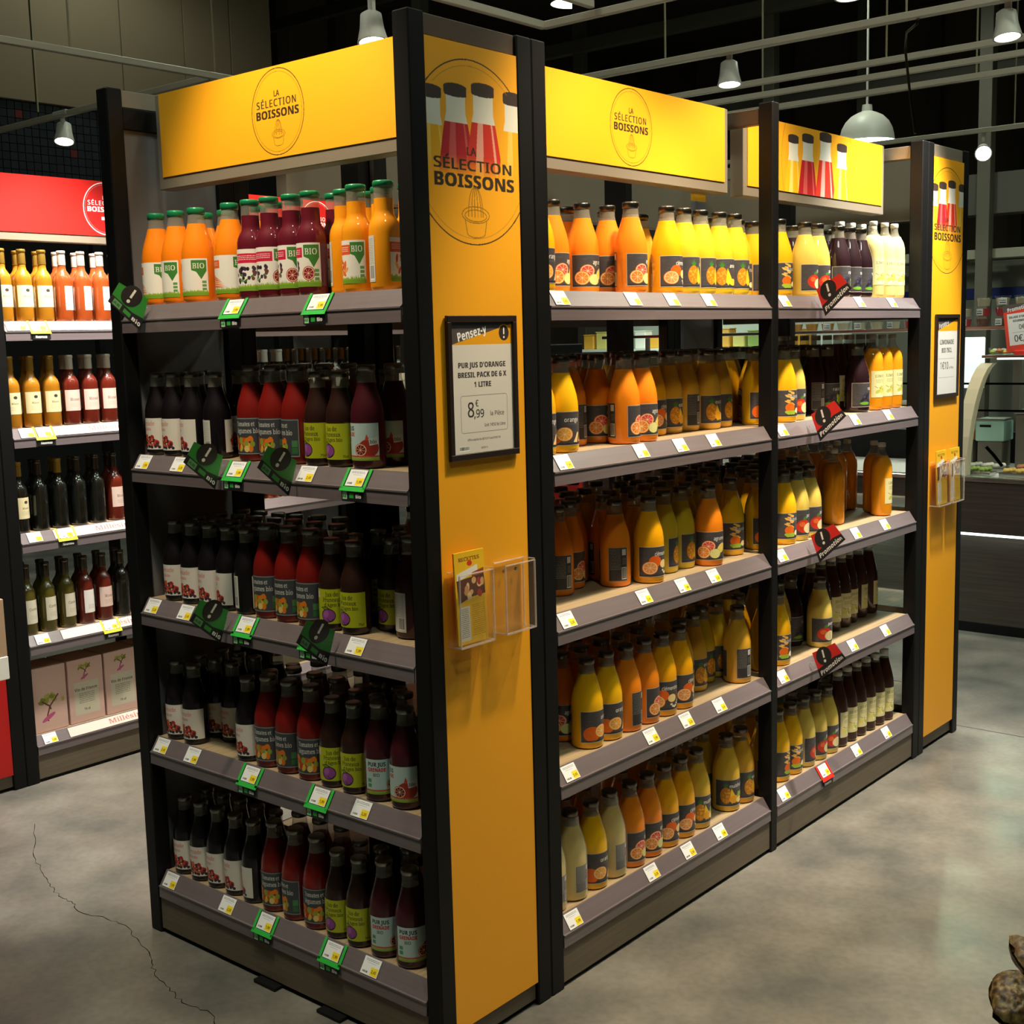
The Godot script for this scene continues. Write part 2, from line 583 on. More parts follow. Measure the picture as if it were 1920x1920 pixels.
	for k in 11: ell(lf, rn.randf_range(30, 180), rn.randf_range(128, 196), rn.randf_range(12, 24), rn.randf_range(9, 18), [C8(222, 178, 122), C8(206, 150, 92), C8(236, 206, 160), C8(170, 60, 50)][k % 4], rn.randf_range(0, 3))
	lf.fill_rect(Rect2i(14, 236, 72, 150), C8(232, 228, 214))
	scribble(lf, 20, 246, 58, 130, 16, C8(120, 110, 100), rn)
	scribble(lf, 100, 236, 84, 140, 16, C8(180, 128, 30), rn)
	keep("leaflet", lf)
	# ---- price label and its variants
	for v in 3:
		var pr = img(120, 92, C8(244, 246, 250))
		scribble(pr, 14, 10, 92, 14, 2, C8(110, 116, 140), rn)
		scribble(pr, 30, 28, 60, 6, 1, C8(150, 154, 170), rn)
		pr.fill_rect(Rect2i(66, 46, 50, 42), C8(252, 226, 40))
		txt(pr, ["2,45", "1,99", "3,20"][v], 91, 76, 22, C8(150, 120, 20), font_b, 1, 42)
		barcode(pr, 10, 70, 40, 16, rn)
		keep("price%d" % v, pr)
	var g = C8(54, 190, 74)
	# ---- organic tab below the green frame
	var gb = img(128, 44, C8(26, 26, 30))
	gb.fill_rect(Rect2i(6, 5, 28, 34), C8(180, 236, 190))
	txt(gb, "AB", 20, 32, 18, C8(60, 140, 70), font_b)
	gb.fill_rect(Rect2i(48, 11, 26, 22), g)
	txt(gb, "Bio", 104, 32, 24, Color.WHITE, font_b)
	keep("bio_tab", gb)
	var rb = img(128, 34, C8(26, 26, 30))
	txt(rb, "Promotion", 64, 26, 20, Color.WHITE, font_b, 1, 96)
	keep("promo_tab", rb)
	var nb = img(128, 34, C8(26, 26, 30))
	txt(nb, "Nouveau", 64, 26, 22, Color.WHITE, font_b, 1, 96)
	keep("new_tab", nb)
	# ---- projecting cards
	var bc = img(240, 220, C8(36, 132, 44))
	bc.fill_rect(Rect2i(0, 136, 240, 84), C8(24, 24, 28))
	bc.fill_rect(Rect2i(22, 148, 56, 60), C8(92, 150, 96))
	txt(bc, "AB", 50, 192, 34, C8(40, 90, 44), font_b)
	bc.fill_rect(Rect2i(98, 158, 50, 40), C8(52, 140, 58))
	txt(bc, "Bio", 196, 198, 46, C8(235, 235, 235), font_b)
	keep("bio_card", bc)
	var pc = img(240, 220, C8(206, 34, 24))
	pc.fill_rect(Rect2i(0, 140, 240, 80), C8(28, 24, 26))
	txt(pc, "Promotion", 120, 200, 50, C8(228, 226, 222), font_b, 1, 216)
	keep("promo_card", pc)
	var ex = img(96, 96, C8(24, 22, 24))
	line(ex, Vector2(50, 16), Vector2(47, 58), 11, C8(225, 222, 216))
	ell(ex, 46, 75, 8, 8, C8(225, 222, 216))
	keep("exclaim", ex)
	bottle_labels(rn)
	# ---- wine strip, boxes
	var ws = img(1024, 64, C8(236, 214, 206))
	txt(ws, "Millésime", 300, 46, 44, C8(190, 110, 110), font_s)
	txt(ws, "Cépage", 760, 44, 36, C8(196, 120, 116), font_s)
	txt(ws, "Millésime", 980, 46, 44, C8(190, 110, 110), font_s)
	keep("wine_strip", ws)
	for v in 2:
		var wx = img(200, 340, C8(214, 178, 166))
		var o = Vector2(104, 210) if v == 0 else Vector2(100, 62)
		var s = 1.25 if v == 0 else 0.75
		for k in 26:
			var a = rn.randf_range(PI, TAU)
			var rr = rn.randf_range(20, 62) * s
			ell(wx, o.x + cos(a) * rr, o.y - 16 * s + sin(a) * rr * 0.55, 11 * s, 7 * s, [C8(150, 154, 56), C8(176, 172, 84), C8(126, 130, 44)][k % 3], rn.randf_range(0, 3))
		for e in [[0, 0, -14, 40], [-14, 40, -10, 62], [0, 0, 40, -46], [0, 0, -34, -26], [4, 14, 0, 0]]: line(wx, o + Vector2(e[0], e[1]) * s, o + Vector2(e[2], e[3]) * s, 6 * s, C8(92, 52, 44))
		ell(wx, o.x - 8 * s, o.y + 46 * s, 34 * s, 9 * s, C8(190, 84, 130), -0.5)
		if v == 1:
			wx.fill_rect(Rect2i(30, 122, 142, 178), C8(206, 200, 178))
			txt(wx, "Vin de France", 100, 170, 20, C8(90, 84, 76), font_s)
			scribble(wx, 56, 184, 90, 60, 6, C8(130, 122, 110), rn)
			txt(wx, "75 cl", 100, 280, 16, C8(90, 84, 76), font_s)
		keep("wine_box%d" % v, wx)
	# ---- deli poster
	var dp = img(240, 300, C8(236, 74, 52))
	dp.fill_rect(Rect2i(0, 0, 240, 46), C8(92, 82, 82))
	poly(dp, [Vector2(0, 46), Vector2(240, 20), Vector2(240, 50), Vector2(0, 50)], C8(236, 74, 52))
	txt(dp, "Promotion", 112, 40, 34, C8(240, 240, 240), font_b, 1, 170, -0.1)
	dp.fill_rect(Rect2i(24, 58, 192, 200), C8(240, 240, 238))
	txt(dp, "SALADE D'ORANGE", 120, 88, 20, C8(80, 80, 80), font_b, 1, 170)
	txt(dp, "GOURMANDE", 120, 112, 20, C8(80, 80, 80), font_b, 1, 120)
	txt(dp, "0€,89", 150, 160, 40, C8(90, 90, 90), font_r)
	line(dp, Vector2(50, 178), Vector2(190, 178), 1.5, C8(150, 150, 150))
	txt(dp, "0€,50", 130, 236, 56, C8(60, 60, 60), font_r)
	keep("deli_poster", dp)
	var pl = img(64, 64, C8(206, 212, 210))
	txt(pl, "Fruits", 32, 30, 18, C8(60, 62, 60), font_b)
	pl.fill_rect(Rect2i(8, 40, 48, 12), C8(90, 96, 94))
	keep("pot_label", pl)
	surfaces()

func bottle_labels(rn):
	# ---- black-labelled litre bottles
	var kinds = ["orange", "agrumes", "clementine", "ananas", "exotique", "multifruits", "pomme", "raisin", "douceur"]
	for k in kinds:
		var im = img(300, 190, C8(70, 68, 72))
		for y in range(0, 190, 2):
			for n in 3:
				var x = rn.randi_range(0, 290)
				im.fill_rect(Rect2i(x, y, rn.randi_range(8, 40), 2), C8(70, 68, 72).lightened(rn.randf_range(0.0, 0.10)))
		var orange = C8(246, 138, 22)
		var fl = C8(252, 176, 60)
		match k:
			"orange":
				whole(im, 62, 138, 48, C8(232, 104, 14), orange)
				half_fruit(im, 122, 126, 44, orange, fl)
				poly(im, [Vector2(170, 172), Vector2(200, 116), Vector2(214, 120), Vector2(196, 174)], C8(250, 214, 150))
				poly(im, [Vector2(206, 168), Vector2(236, 140), Vector2(252, 150), Vector2(240, 172)], C8(240, 168, 60))
			"agrumes":
				half_fruit(im, 88, 96, 42, C8(238, 120, 60), C8(226, 74, 66))
				half_fruit(im, 58, 136, 42, orange, C8(236, 140, 50), 0.95, 0.6)
				half_fruit(im, 176, 112, 40, C8(248, 196, 30), C8(250, 216, 80), 0.7, -0.7)
				half_fruit(im, 130, 146, 36, C8(206, 208, 70), C8(232, 232, 140))
			"clementine":
				whole(im, 96, 92, 38, C8(238, 104, 24), orange)
				half_fruit(im, 66, 132, 46, C8(240, 120, 30), C8(246, 160, 84))
				half_fruit(im, 156, 112, 30, C8(246, 190, 60), C8(252, 226, 150))
				for e in 8: ell(im, 150 + e * 11, 140 + sin(e * 0.8) * 18 + 12, 9, 7, C8(250, 230, 190))
			"ananas", "exotique", "multifruits":
				for e in 7: poly(im, [Vector2(66, 60), Vector2(46 + e * 8, 8 + absf(3 - e) * 7), Vector2(76, 60)], C8(58, 130, 44))
				ell(im, 70, 112, 36, 58, C8(206, 132, 26))
				for e in 22: ell(im, 70 + rn.randf_range(-26, 26), 112 + rn.randf_range(-46, 46), 5, 4, C8(238, 178, 50))
				poly(im, [Vector2(104, 60), Vector2(138, 130), Vector2(110, 172), Vector2(92, 150)], C8(250, 210, 40))
				if k == "ananas":
					ell(im, 150, 150, 34, 22, C8(250, 214, 60))
					ell(im, 196, 150, 28, 22, C8(248, 206, 46))
				else:
					ell(im, 124, 140, 34, 28, C8(248, 176, 30))
					half_fruit(im, 164, 148, 26, C8(240, 200, 60), C8(250, 226, 120))
					ell(im, 206, 150, 26, 20, C8(230, 198, 150) if k == "exotique" else C8(206, 36, 32))
					if k == "multifruits":
						for e in 12: ell(im, 178 + rn.randf_range(-24, 24), 112 + rn.randf_range(-14, 12), 9, 9, C8(150, 186, 50))
						ell(im, 230, 150, 16, 20, C8(222, 30, 40))
			"pomme":
				ell(im, 96, 122, 54, 48, C8(206, 54, 30))
				ell(im, 84, 108, 22, 18, C8(226, 110, 50))
				ell(im, 138, 140, 44, 38, C8(242, 226, 170))
				line(im, Vector2(138, 110), Vector2(138, 168), 3, C8(150, 110, 60))
				ell(im, 108, 62, 20, 10, C8(70, 130, 50), -0.4)
			"raisin":
				for e in 34: ell(im, 120 + rn.randf_range(-52, 40), 122 + rn.randf_range(-34, 38), 11, 11, [C8(48, 44, 66), C8(70, 64, 88), C8(32, 30, 44)][e % 3])
				for e in 9: ell(im, 196 + rn.randf_range(-28, 28), 122 + rn.randf_range(-42, 42), 22, 15, [C8(166, 202, 44), C8(190, 216, 70)][e % 2], rn.randf_range(0, 3))
				ell(im, 96, 160, 40, 12, C8(110, 170, 40))
			"douceur":
				for e in 14: ell(im, 96 + sin(e * 1.1) * 22, 12 + e * 7, 16, 6, C8(244, 190, 92), 0.3)
				whole(im, 96, 126, 34, C8(238, 112, 22), orange)
				for e in 10: ell(im, 74 + e * 6, 156 + (e % 3) * 5, 14, 10, C8(164, 196, 60))
				half_fruit(im, 158, 148, 22, C8(240, 220, 170), C8(250, 236, 200))
		im.fill_rect(Rect2i(6, 178, 288, 4), C8(24, 22, 24))
		var word: String = {"orange": "orange", "agrumes": "agrumes", "clementine": "clémentine", "ananas": "ananas", "exotique": "exotique", "multifruits": "multifruits", "pomme": "pomme", "raisin": "raisin", "douceur": "douceur du verger"}[k]
		txt(im, word, 214, 58, 34, C8(240, 238, 232), font_r, 2, 124 if word.length() > 7 else 96)
		scribble(im, 140, 68, 70, 8, 2, C8(150, 148, 146), rn)
		for e in [Rect2i(0, 0, 300, 3), Rect2i(0, 187, 300, 3), Rect2i(0, 0, 3, 190), Rect2i(297, 0, 3, 190)]: im.fill_rect(e, C8(196, 190, 180))
		keep("l_" + k, im)
	var bk = img(150, 190, C8(52, 50, 52))
	scribble(bk, 10, 10, 84, 120, 14, C8(150, 148, 146), rn)
	bk.fill_rect(Rect2i(104, 10, 34, 34), C8(206, 204, 198))
	scribble(bk, 108, 60, 34, 40, 6, C8(150, 148, 146), rn)
	barcode(bk, 100, 112, 42, 68, rn)
	for e in [Rect2i(0, 0, 150, 3), Rect2i(0, 187, 150, 3), Rect2i(0, 0, 3, 190), Rect2i(147, 0, 3, 190)]: bk.fill_rect(e, C8(150, 146, 140))
	keep("l_back", bk)
	var bw = img(150, 190, C8(214, 214, 206))
	scribble(bw, 12, 12, 124, 110, 16, C8(120, 118, 116), rn)
	barcode(bw, 84, 120, 56, 60, rn)
	keep("l_backwhite", bw)
	var white = C8(244, 242, 234)
	# ---- top shelf of the end: carrot, berries, citrus
	for k in ["carrot", "berry", "citrus"]:
		var im = img(300, 210, white)
		for x in range(0, 300, 4): poly(im, [Vector2(x, 190 - rn.randf_range(4, 22)), Vector2(x + 5, 196), Vector2(x - 4, 196)], C8(140, 178, 50))
		im.fill_rect(Rect2i(0, 192, 300, 18), C8(120, 166, 44))
		if k == "carrot":
			im.fill_rect(Rect2i(14, 26, 96, 44), C8(240, 96, 24))
			scribble(im, 24, 36, 76, 24, 3, white, rn)
			for e in 5: poly(im, [Vector2(6, 96 + e * 16), Vector2(14, 90 + e * 17), Vector2(120 + e * 9, 140 + e * 9), Vector2(16, 112 + e * 16)], [C8(240, 120, 20), C8(226, 96, 14), C8(246, 146, 50)][e % 3])
		elif k == "berry":
			im.fill_rect(Rect2i(0, 22, 190, 48), C8(214, 30, 70))
			scribble(im, 12, 32, 166, 28, 3, white, rn)
			for e in 26: ell(im, rn.randf_range(20, 180), rn.randf_range(92, 168), 10, 10, [C8(34, 28, 44), C8(60, 46, 70), C8(110, 60, 66)][e % 3])
			for e in 5: ell(im, rn.randf_range(30, 170), rn.randf_range(100, 160), 12, 5, C8(70, 130, 50), rn.randf_range(0, 3))
			half_fruit(im, 226, 146, 38, C8(170, 40, 40), C8(150, 24, 40))
		else:
			im.fill_rect(Rect2i(0, 22, 200, 48), C8(240, 92, 40))
			scribble(im, 12, 32, 176, 28, 3, white, rn)
			for e in 14: ell(im, rn.randf_range(30, 170), rn.randf_range(92, 165), 22, 10, [C8(240, 120, 50), C8(224, 70, 40), C8(250, 170, 90)][e % 3], rn.randf_range(0, 3))
		poly(im, [Vector2(200, 10), Vector2(292, 10), Vector2(292, 70), Vector2(258, 118), Vector2(230, 76), Vector2(200, 66)], C8(62, 132, 50))
		txt(im, "BIO", 246, 56, 40, white, font_s, 1, 84)
		for e in 3: im.fill_rect(Rect2i(262, 126 + e * 20, 26, 14), C8(96, 160, 90))
		keep("l_" + k, im)
	# ---- grape: white with a heap of fruit
	var gr = img(260, 190, C8(232, 228, 220))
	txt(gr, "Grenade", 116, 44, 34, C8(226, 130, 120), font_s, 1, 130)
	txt(gr, "Raisin", 110, 74, 24, C8(226, 130, 120), font_s, 1, 90)
	for e in 46: ell(gr, 120 + rn.randf_range(-66, 70), 138 + rn.randf_range(-36, 30), rn.randf_range(8, 18), rn.randf_range(8, 16), [C8(178, 40, 34), C8(208, 70, 50), C8(120, 30, 34), C8(60, 44, 56), C8(226, 110, 70)][e % 5])
	for e in 6: ell(gr, 70 + e * 26, 172 + (e % 2) * 4, 10, 9, C8(48, 44, 60))
	keep("l_grape", gr)
	# ---- vegetable: dark slate
	var vg = img(280, 200, C8(66, 70, 76))
	for e in [Rect2i(4, 4, 272, 3), Rect2i(4, 193, 272, 3), Rect2i(4, 4, 3, 192), Rect2i(273, 4, 3, 192)]: vg.fill_rect(e, C8(176, 178, 174))
	txt(vg, "Tomates et", 130, 46, 32, C8(220, 222, 220), font_s, 1, 150)
	txt(vg, "légumes bio", 146, 84, 34, C8(220, 222, 220), font_s, 1, 190)
	for e in 30: ell(vg, 112 + rn.randf_range(-84, 88), 146 + rn.randf_range(-34, 26), rn.randf_range(12, 24), rn.randf_range(9, 20), [C8(206, 52, 24), C8(236, 130, 24), C8(240, 190, 60), C8(150, 170, 60), C8(220, 90, 24)][e % 5], rn.randf_range(0, 3))
	half_fruit(vg, 140, 168, 20, C8(226, 176, 60), C8(240, 210, 110))
	vg.fill_rect(Rect2i(228, 112, 38, 34), C8(80, 140, 90))
	vg.fill_rect(Rect2i(228, 150, 38, 30), C8(54, 120, 66))
	keep("l_vegetable", vg)
	# ---- plum
	var pm = img(260, 210, C8(188, 196, 24))
	pm.fill_rect(Rect2i(6, 14, 46, 40), C8(240, 214, 200))
	txt(pm, "Jus de", 140, 44, 34, C8(52, 52, 20), font_s, 1, 88)
	txt(pm, "Pruneaux", 140, 76, 32, C8(52, 52, 20), font_s, 1, 130)
	txt(pm, "d'Agen bio", 150, 106, 30, C8(52, 52, 20), font_s, 1, 130)
	ell(pm, 112, 160, 48, 42, C8(30, 20, 34))
	ell(pm, 112, 160, 43, 37, C8(152, 74, 160))
	ell(pm, 98, 150, 18, 22, C8(176, 104, 184), 0.4)
	ring(pm, 126, 160, 22, 34, 4, C8(30, 20, 34), 24, 0.6, 2.6)
	poly(pm, [Vector2(60, 112), Vector2(96, 104), Vector2(124, 118), Vector2(92, 128)], C8(30, 20, 34))
	poly(pm, [Vector2(68, 114), Vector2(96, 108), Vector2(114, 118), Vector2(92, 124)], C8(120, 150, 40))
	txt(pm, "75cl", 228, 200, 20, C8(52, 52, 20), font_r)
	keep("l_plum", pm)
	# ---- pomegranate: pale blue
	var pg = img(290, 210, C8(190, 216, 214))
	txt(pg, "PUR JUS", 78, 42, 34, C8(44, 52, 52), font_b, 1, 124)
	txt(pg, "GRENADE", 78, 74, 32, C8(190, 40, 44), font_b, 1, 124)
	txt(pg, "BIO", 76, 102, 26, C8(70, 78, 78), font_r, 1, 50)
	ell(pg, 226, 140, 62, 50, C8(168, 48, 34))
	half_fruit(pg, 176, 150, 40, C8(190, 70, 50), C8(120, 26, 32))
	poly(pg, [Vector2(216, 60), Vector2(232, 96), Vector2(204, 96)], C8(206, 74, 50))
	poly(pg, [Vector2(226, 88), Vector2(280, 76), Vector2(286, 118), Vector2(232, 126)], C8(214, 226, 222))
	txt(pg, "bio", 256, 114, 28, C8(60, 80, 80), font_s)
	for e in 2: pg.fill_rect(Rect2i(16, 116 + e * 30, 26, 22), C8(90, 150, 110))
	pg.fill_rect(Rect2i(0, 182, 290, 10), C8(200, 70, 60))
	for x in range(0, 290, 4): poly(pg, [Vector2(x, 196 - rn.randf_range(2, 14)), Vector2(x + 5, 204), Vector2(x - 4, 204)], C8(150, 180, 60))
	pg.fill_rect(Rect2i(0, 202, 290, 8), C8(140, 172, 50))
	keep("l_pomegranate", pg)
	# ---- lemonade / cider: cream
	for k in ["lemonade", "cider"]:
		var im = img(240, 260, C8(240, 230, 168) if k == "lemonade" else C8(226, 216, 160))
		txt(im, "LIMONADE" if k == "lemonade" else "JUS DE POMME", 120, 62, 34, C8(110, 112, 60), font_s, 1, 180)
		scribble(im, 40, 82, 160, 40, 4, C8(150, 150, 90), rn)
		for e in 9: ell(im, 60 + rn.randf_range(-30, 120), 196 + rn.randf_range(-36, 36), 26, 17, [C8(222, 216, 96), C8(196, 200, 90), C8(244, 238, 200)][e % 3], rn.randf_range(0, 3))
		for e in 5: line(im, Vector2(30 + e * 40, 150 + e * 12), Vector2(60 + e * 36, 168 + e * 10), 4, C8(120, 96, 40))
		im.fill_rect(Rect2i(200, 226, 24, 22), C8(190, 50, 40))
		keep("l_" + k, im)
	# ---- wine labels
	for v in 4:
		var im = img(160, 200, [C8(238, 226, 180), C8(246, 244, 240), C8(232, 206, 196), C8(222, 216, 196)][v])
		if v == 0:
			ell(im, 80, 46, 15, 15, C8(70, 64, 50))
			txt(im, "Blanc", 80, 110, 24, C8(120, 108, 80), font_s)
		elif v == 2: txt(im, "Rosé", 80, 104, 36, C8(150, 110, 104), font_s)
		elif v == 3: txt(im, "Cuvée", 80, 90, 32, C8(110, 100, 84), font_s)
		scribble(im, 40, 130, 80, 40, 4, C8(190, 180, 160), rn)
		keep("l_wine%d" % v, im)

func noise_tex(w, h, freq, ramp, oct = 4, sd = 1, seamless = true):
	var n = FastNoiseLite.new()
	n.noise_type = FastNoiseLite.TYPE_SIMPLEX_SMOOTH
	n.frequency = freq
	n.fractal_octaves = oct
	n.seed = sd
	var t = NoiseTexture2D.new()
	t.width = w
	t.height = h
	t.seamless = seamless
	t.noise = n
	if ramp != null:
		var g = Gradient.new()
		g.offsets = PackedFloat32Array(ramp[0])
		g.colors = PackedColorArray(ramp[1])
		t.color_ramp = g
	return t

func surfaces():
	X["concrete"] = noise_tex(1024, 1024, 0.006, [[0.0, 0.35, 0.6, 1.0], [C8(90, 91, 88), C8(112, 111, 106), C8(124, 121, 114), C8(142, 140, 134)]], 5, 4)
	X["concrete_fine"] = noise_tex(512, 512, 0.06, [[0.0, 0.5, 1.0], [C8(226, 226, 224), C8(244, 242, 240), C8(255, 255, 255)]], 4, 9)
	X["concrete_rough"] = noise_tex(512, 512, 0.01, [[0.0, 1.0], [Color(0.34, 0.34, 0.34), Color(0.56, 0.56, 0.56)]], 4, 12)
	# wood grain: long streaks
	for k in [["wood_grey", C8(106, 96, 100), C8(122, 112, 116)], ["wood_warm", C8(150, 130, 100), C8(186, 164, 130)], ["wood_plinth", C8(98, 88, 72), C8(118, 107, 90)], ["wood_dark", C8(64, 56, 52), C8(92, 82, 76)]]:
		var n = FastNoiseLite.new()
		n.seed = 33
		n.frequency = 0.02
		n.fractal_octaves = 4
		var im = Image.create_empty(256, 256, false, Image.FORMAT_RGB8)
		for y in 256:
			for x in 256:
				var v = n.get_noise_2d(x * 0.35, y * 5.0) * 0.5 + 0.5
				im.set_pixel(x, y, k[1].lerp(k[2], clampf(v, 0, 1)))
		X[k[0]] = ImageTexture.create_from_image(im)
	X["shell"] = noise_tex(256, 256, 0.03, [[0.0, 0.4, 0.55, 0.75, 1.0], [C8(40, 26, 18), C8(66, 44, 26), C8(120, 90, 44), C8(150, 124, 74), C8(196, 180, 140)]], 5, 5)

# ================================================================ materials
func mat(c, rough = 0.5, metal = 0.0, coat = 0.0, spec = 0.5):
	var m = StandardMaterial3D.new()
	m.albedo_color = c
	m.roughness = rough
	m.metallic = metal
	m.metallic_specular = spec
	if coat > 0.0:
		m.clearcoat_enabled = true
		m.clearcoat = coat
		m.clearcoat_roughness = 0.03
	return m

func tex(key, rough = 0.5, coat = 0.0):
	var m = mat(Color.WHITE, rough, 0.0, coat)
	m.albedo_texture = X[key]
	m.texture_repeat = false
	return m

func tri(key, scale, rough):
	var m = mat(Color.WHITE, rough)
	m.albedo_texture = X[key]
	m.uv1_triplanar = true
	m.uv1_world_triplanar = true
	m.uv1_scale = scale
	return m

func pane(c, a, rough = 0.04):
	var m = mat(Color(c.r, c.g, c.b, a), rough)
	m.transparency = BaseMaterial3D.TRANSPARENCY_ALPHA
	return m

func glow(c, e):
	var m = mat(c, 0.5)
	m.emission_enabled = true
	m.emission = c
	m.emission_energy_multiplier = e
	return m

func materials():
	M.black = mat(C8(15, 15, 16), 0.5, 0.0, 0.0, 0.35)
	M.frame = mat(C8(150, 140, 124), 0.4, 0.3)
	M.rail_top = mat(C8(88, 70, 56), 0.6)
	M.panel_back = mat(C8(120, 118, 120), 0.6)
	M.yellow = mat(C8(250, 174, 26), 0.55)
	M.red = mat(C8(196, 22, 20), 0.55)
	M.lip = tri("wood_grey", Vector3(1.2, 5, 1.2), 0.34)
	M.lip.clearcoat_enabled = true
	M.lip.clearcoat = 0.5
	M.lip.clearcoat_roughness = 0.2
	M.shelf = tri("wood_warm", Vector3(1.4, 4, 4), 0.5)
	M.plinth = tri("wood_plinth", Vector3(1.2, 5, 1.2), 0.55)
	M.counter = tri("wood_dark", Vector3(1.2, 2.4, 0.9), 0.35)
	M.floor = tri("concrete", Vector3(0.42, 0.42, 0.42), 0.45)
	M.floor.detail_enabled = true
	M.floor.detail_albedo = X["concrete_fine"]
	M.floor.detail_blend_mode = BaseMaterial3D.BLEND_MODE_MUL
	M.floor.detail_uv_layer = BaseMaterial3D.DETAIL_UV_2
	M.floor.uv2_triplanar = true
	M.floor.uv2_world_triplanar = true
	M.floor.uv2_scale = Vector3(1.1, 1.1, 1.1)
	M.floor.roughness = 0.85
	M.floor.roughness_texture = X["concrete_rough"]
	M.floor.metallic_specular = 0.5
	M.crack = mat(C8(92, 89, 84), 0.9)
	M.wall_dark = mat(C8(120, 104, 86), 0.85)
	M.ceiling = mat(C8(96, 86, 74), 0.9)
	M.beige = mat(C8(146, 126, 102), 0.8)
	M.tile_dark = mat(C8(28, 30, 38), 0.3)
	M.tile_dark2 = mat(C8(36, 36, 46), 0.3)
	M.tile_red = mat(C8(112, 32, 32), 0.3)
	M.grout = mat(C8(14, 14, 16), 0.9)
	M.track = mat(C8(186, 176, 158), 0.5)
	M.steel = mat(C8(120, 114, 102), 0.55, 0.4)
	M.lamp_body = mat(C8(206, 202, 192), 0.45)
	M.lamp_glow = glow(Color(1.0, 0.98, 0.94), 14.0)
	M.lamp_green = glow(Color(0.88, 1.0, 0.9), 12.0)
	M.wire = mat(C8(150, 140, 110), 0.6)
	M.clear = pane(Color(0.96, 0.96, 0.95), 0.006, 0.02)
	M.edge_gleam = pane(Color(0.9, 0.86, 0.84), 0.4, 0.05)  # pale tint standing in for light caught in plate edges
	M.glass_neck = pane(Color(0.72, 0.72, 0.66), 0.28)
	M.film = pane(Color(0.97, 0.97, 0.97), 0.2, 0.12)
	M.cap_black = mat(C8(104, 100, 94), 0.3, 1.0)
	M.cap_metal = mat(C8(150, 146, 138), 0.3, 0.9)
	M.cap_green = mat(C8(22, 132, 84), 0.35, 0.2, 0.5)
	M.cap_white = mat(C8(206, 204, 194), 0.4)
	M.cap_gold = mat(C8(176, 140, 60), 0.35, 0.6)
	M.cap_silver = mat(C8(214, 208, 196), 0.4, 0.3)
	M.green = mat(C8(54, 190, 74), 0.45)
	M.redplastic = mat(C8(226, 46, 34), 0.45)
	M.limeplastic = mat(C8(232, 226, 50), 0.45)
	M.paper = mat(C8(236, 234, 226), 0.7)
	M.chrome = mat(C8(196, 196, 190), 0.2, 1.0)
	M.cream = mat(C8(214, 200, 168), 0.4, 0.0, 0.4)
	M.mint = mat(C8(168, 206, 190), 0.45)
	M.carton = mat(C8(176, 146, 116), 0.8)
	for k in ["shell", "shell_pale"]:
		M[k] = mat(Color.WHITE if k == "shell" else C8(226, 206, 170), 0.45)
		M[k].albedo_texture = X["shell"]
		M[k].uv1_triplanar = true
		M[k].uv1_scale = Vector3(9, 9, 9)
	for k in 4: M["food%d" % k] = mat([C8(150, 176, 70), C8(220, 216, 200), C8(232, 190, 90), C8(196, 120, 70)][k], 0.5)
	M.poster_frame = mat(C8(40, 30, 28), 0.4)
	for k in X.keys():
		if k.begins_with("l_") or k.begins_with("header") or k.begins_with("column") or k.begins_with("poster") or k in ["leaflet", "price0", "price1", "price2", "bio_tab", "promo_tab", "new_tab", "bio_card", "promo_card", "exclaim", "wine_strip", "wine_box0", "wine_box1", "deli_poster", "pot_label"]:
			M[k] = tex(k, 0.5, 0.25 if k.begins_with("l_") else 0.0)
	var j = {
		"orange": C8(250, 190, 10), "agrumes": C8(246, 140, 24), "clementine": C8(250, 176, 8), "ananas": C8(220, 190, 40), "exotique": C8(226, 170, 50), "multifruits": C8(232, 186, 60),
		"pomme": C8(226, 196, 92), "raisin": C8(36, 12, 20), "douceur": C8(246, 186, 20), "carrot": C8(246, 132, 12), "berry": C8(96, 16, 34), "citrus": C8(244, 156, 18), "grape": C8(16, 10, 16),
		"vegetable": C8(124, 20, 14), "plum": C8(44, 22, 16), "pomegranate": C8(66, 14, 24), "lemonade": C8(248, 230, 150), "orangeade": C8(246, 160, 20), "cider": C8(60, 26, 12), "wrapped": C8(238, 206, 70)}
	for k in j: M["j_" + k] = mat(j[k], 0.6, 0.0, 1.0, 0.25)
	M.w_white = mat(C8(170, 112, 26), 0.25, 0.0, 1.0)
	M.w_rose = mat(C8(160, 72, 30), 0.25, 0.0, 1.0)
	M.w_red = mat(C8(20, 22, 18), 0.25, 0.0, 1.0)
	M.w_pink = mat(C8(104, 34, 22), 0.25, 0.0, 1.0)
	M.w_green = mat(C8(88, 80, 26), 0.25, 0.0, 1.0)

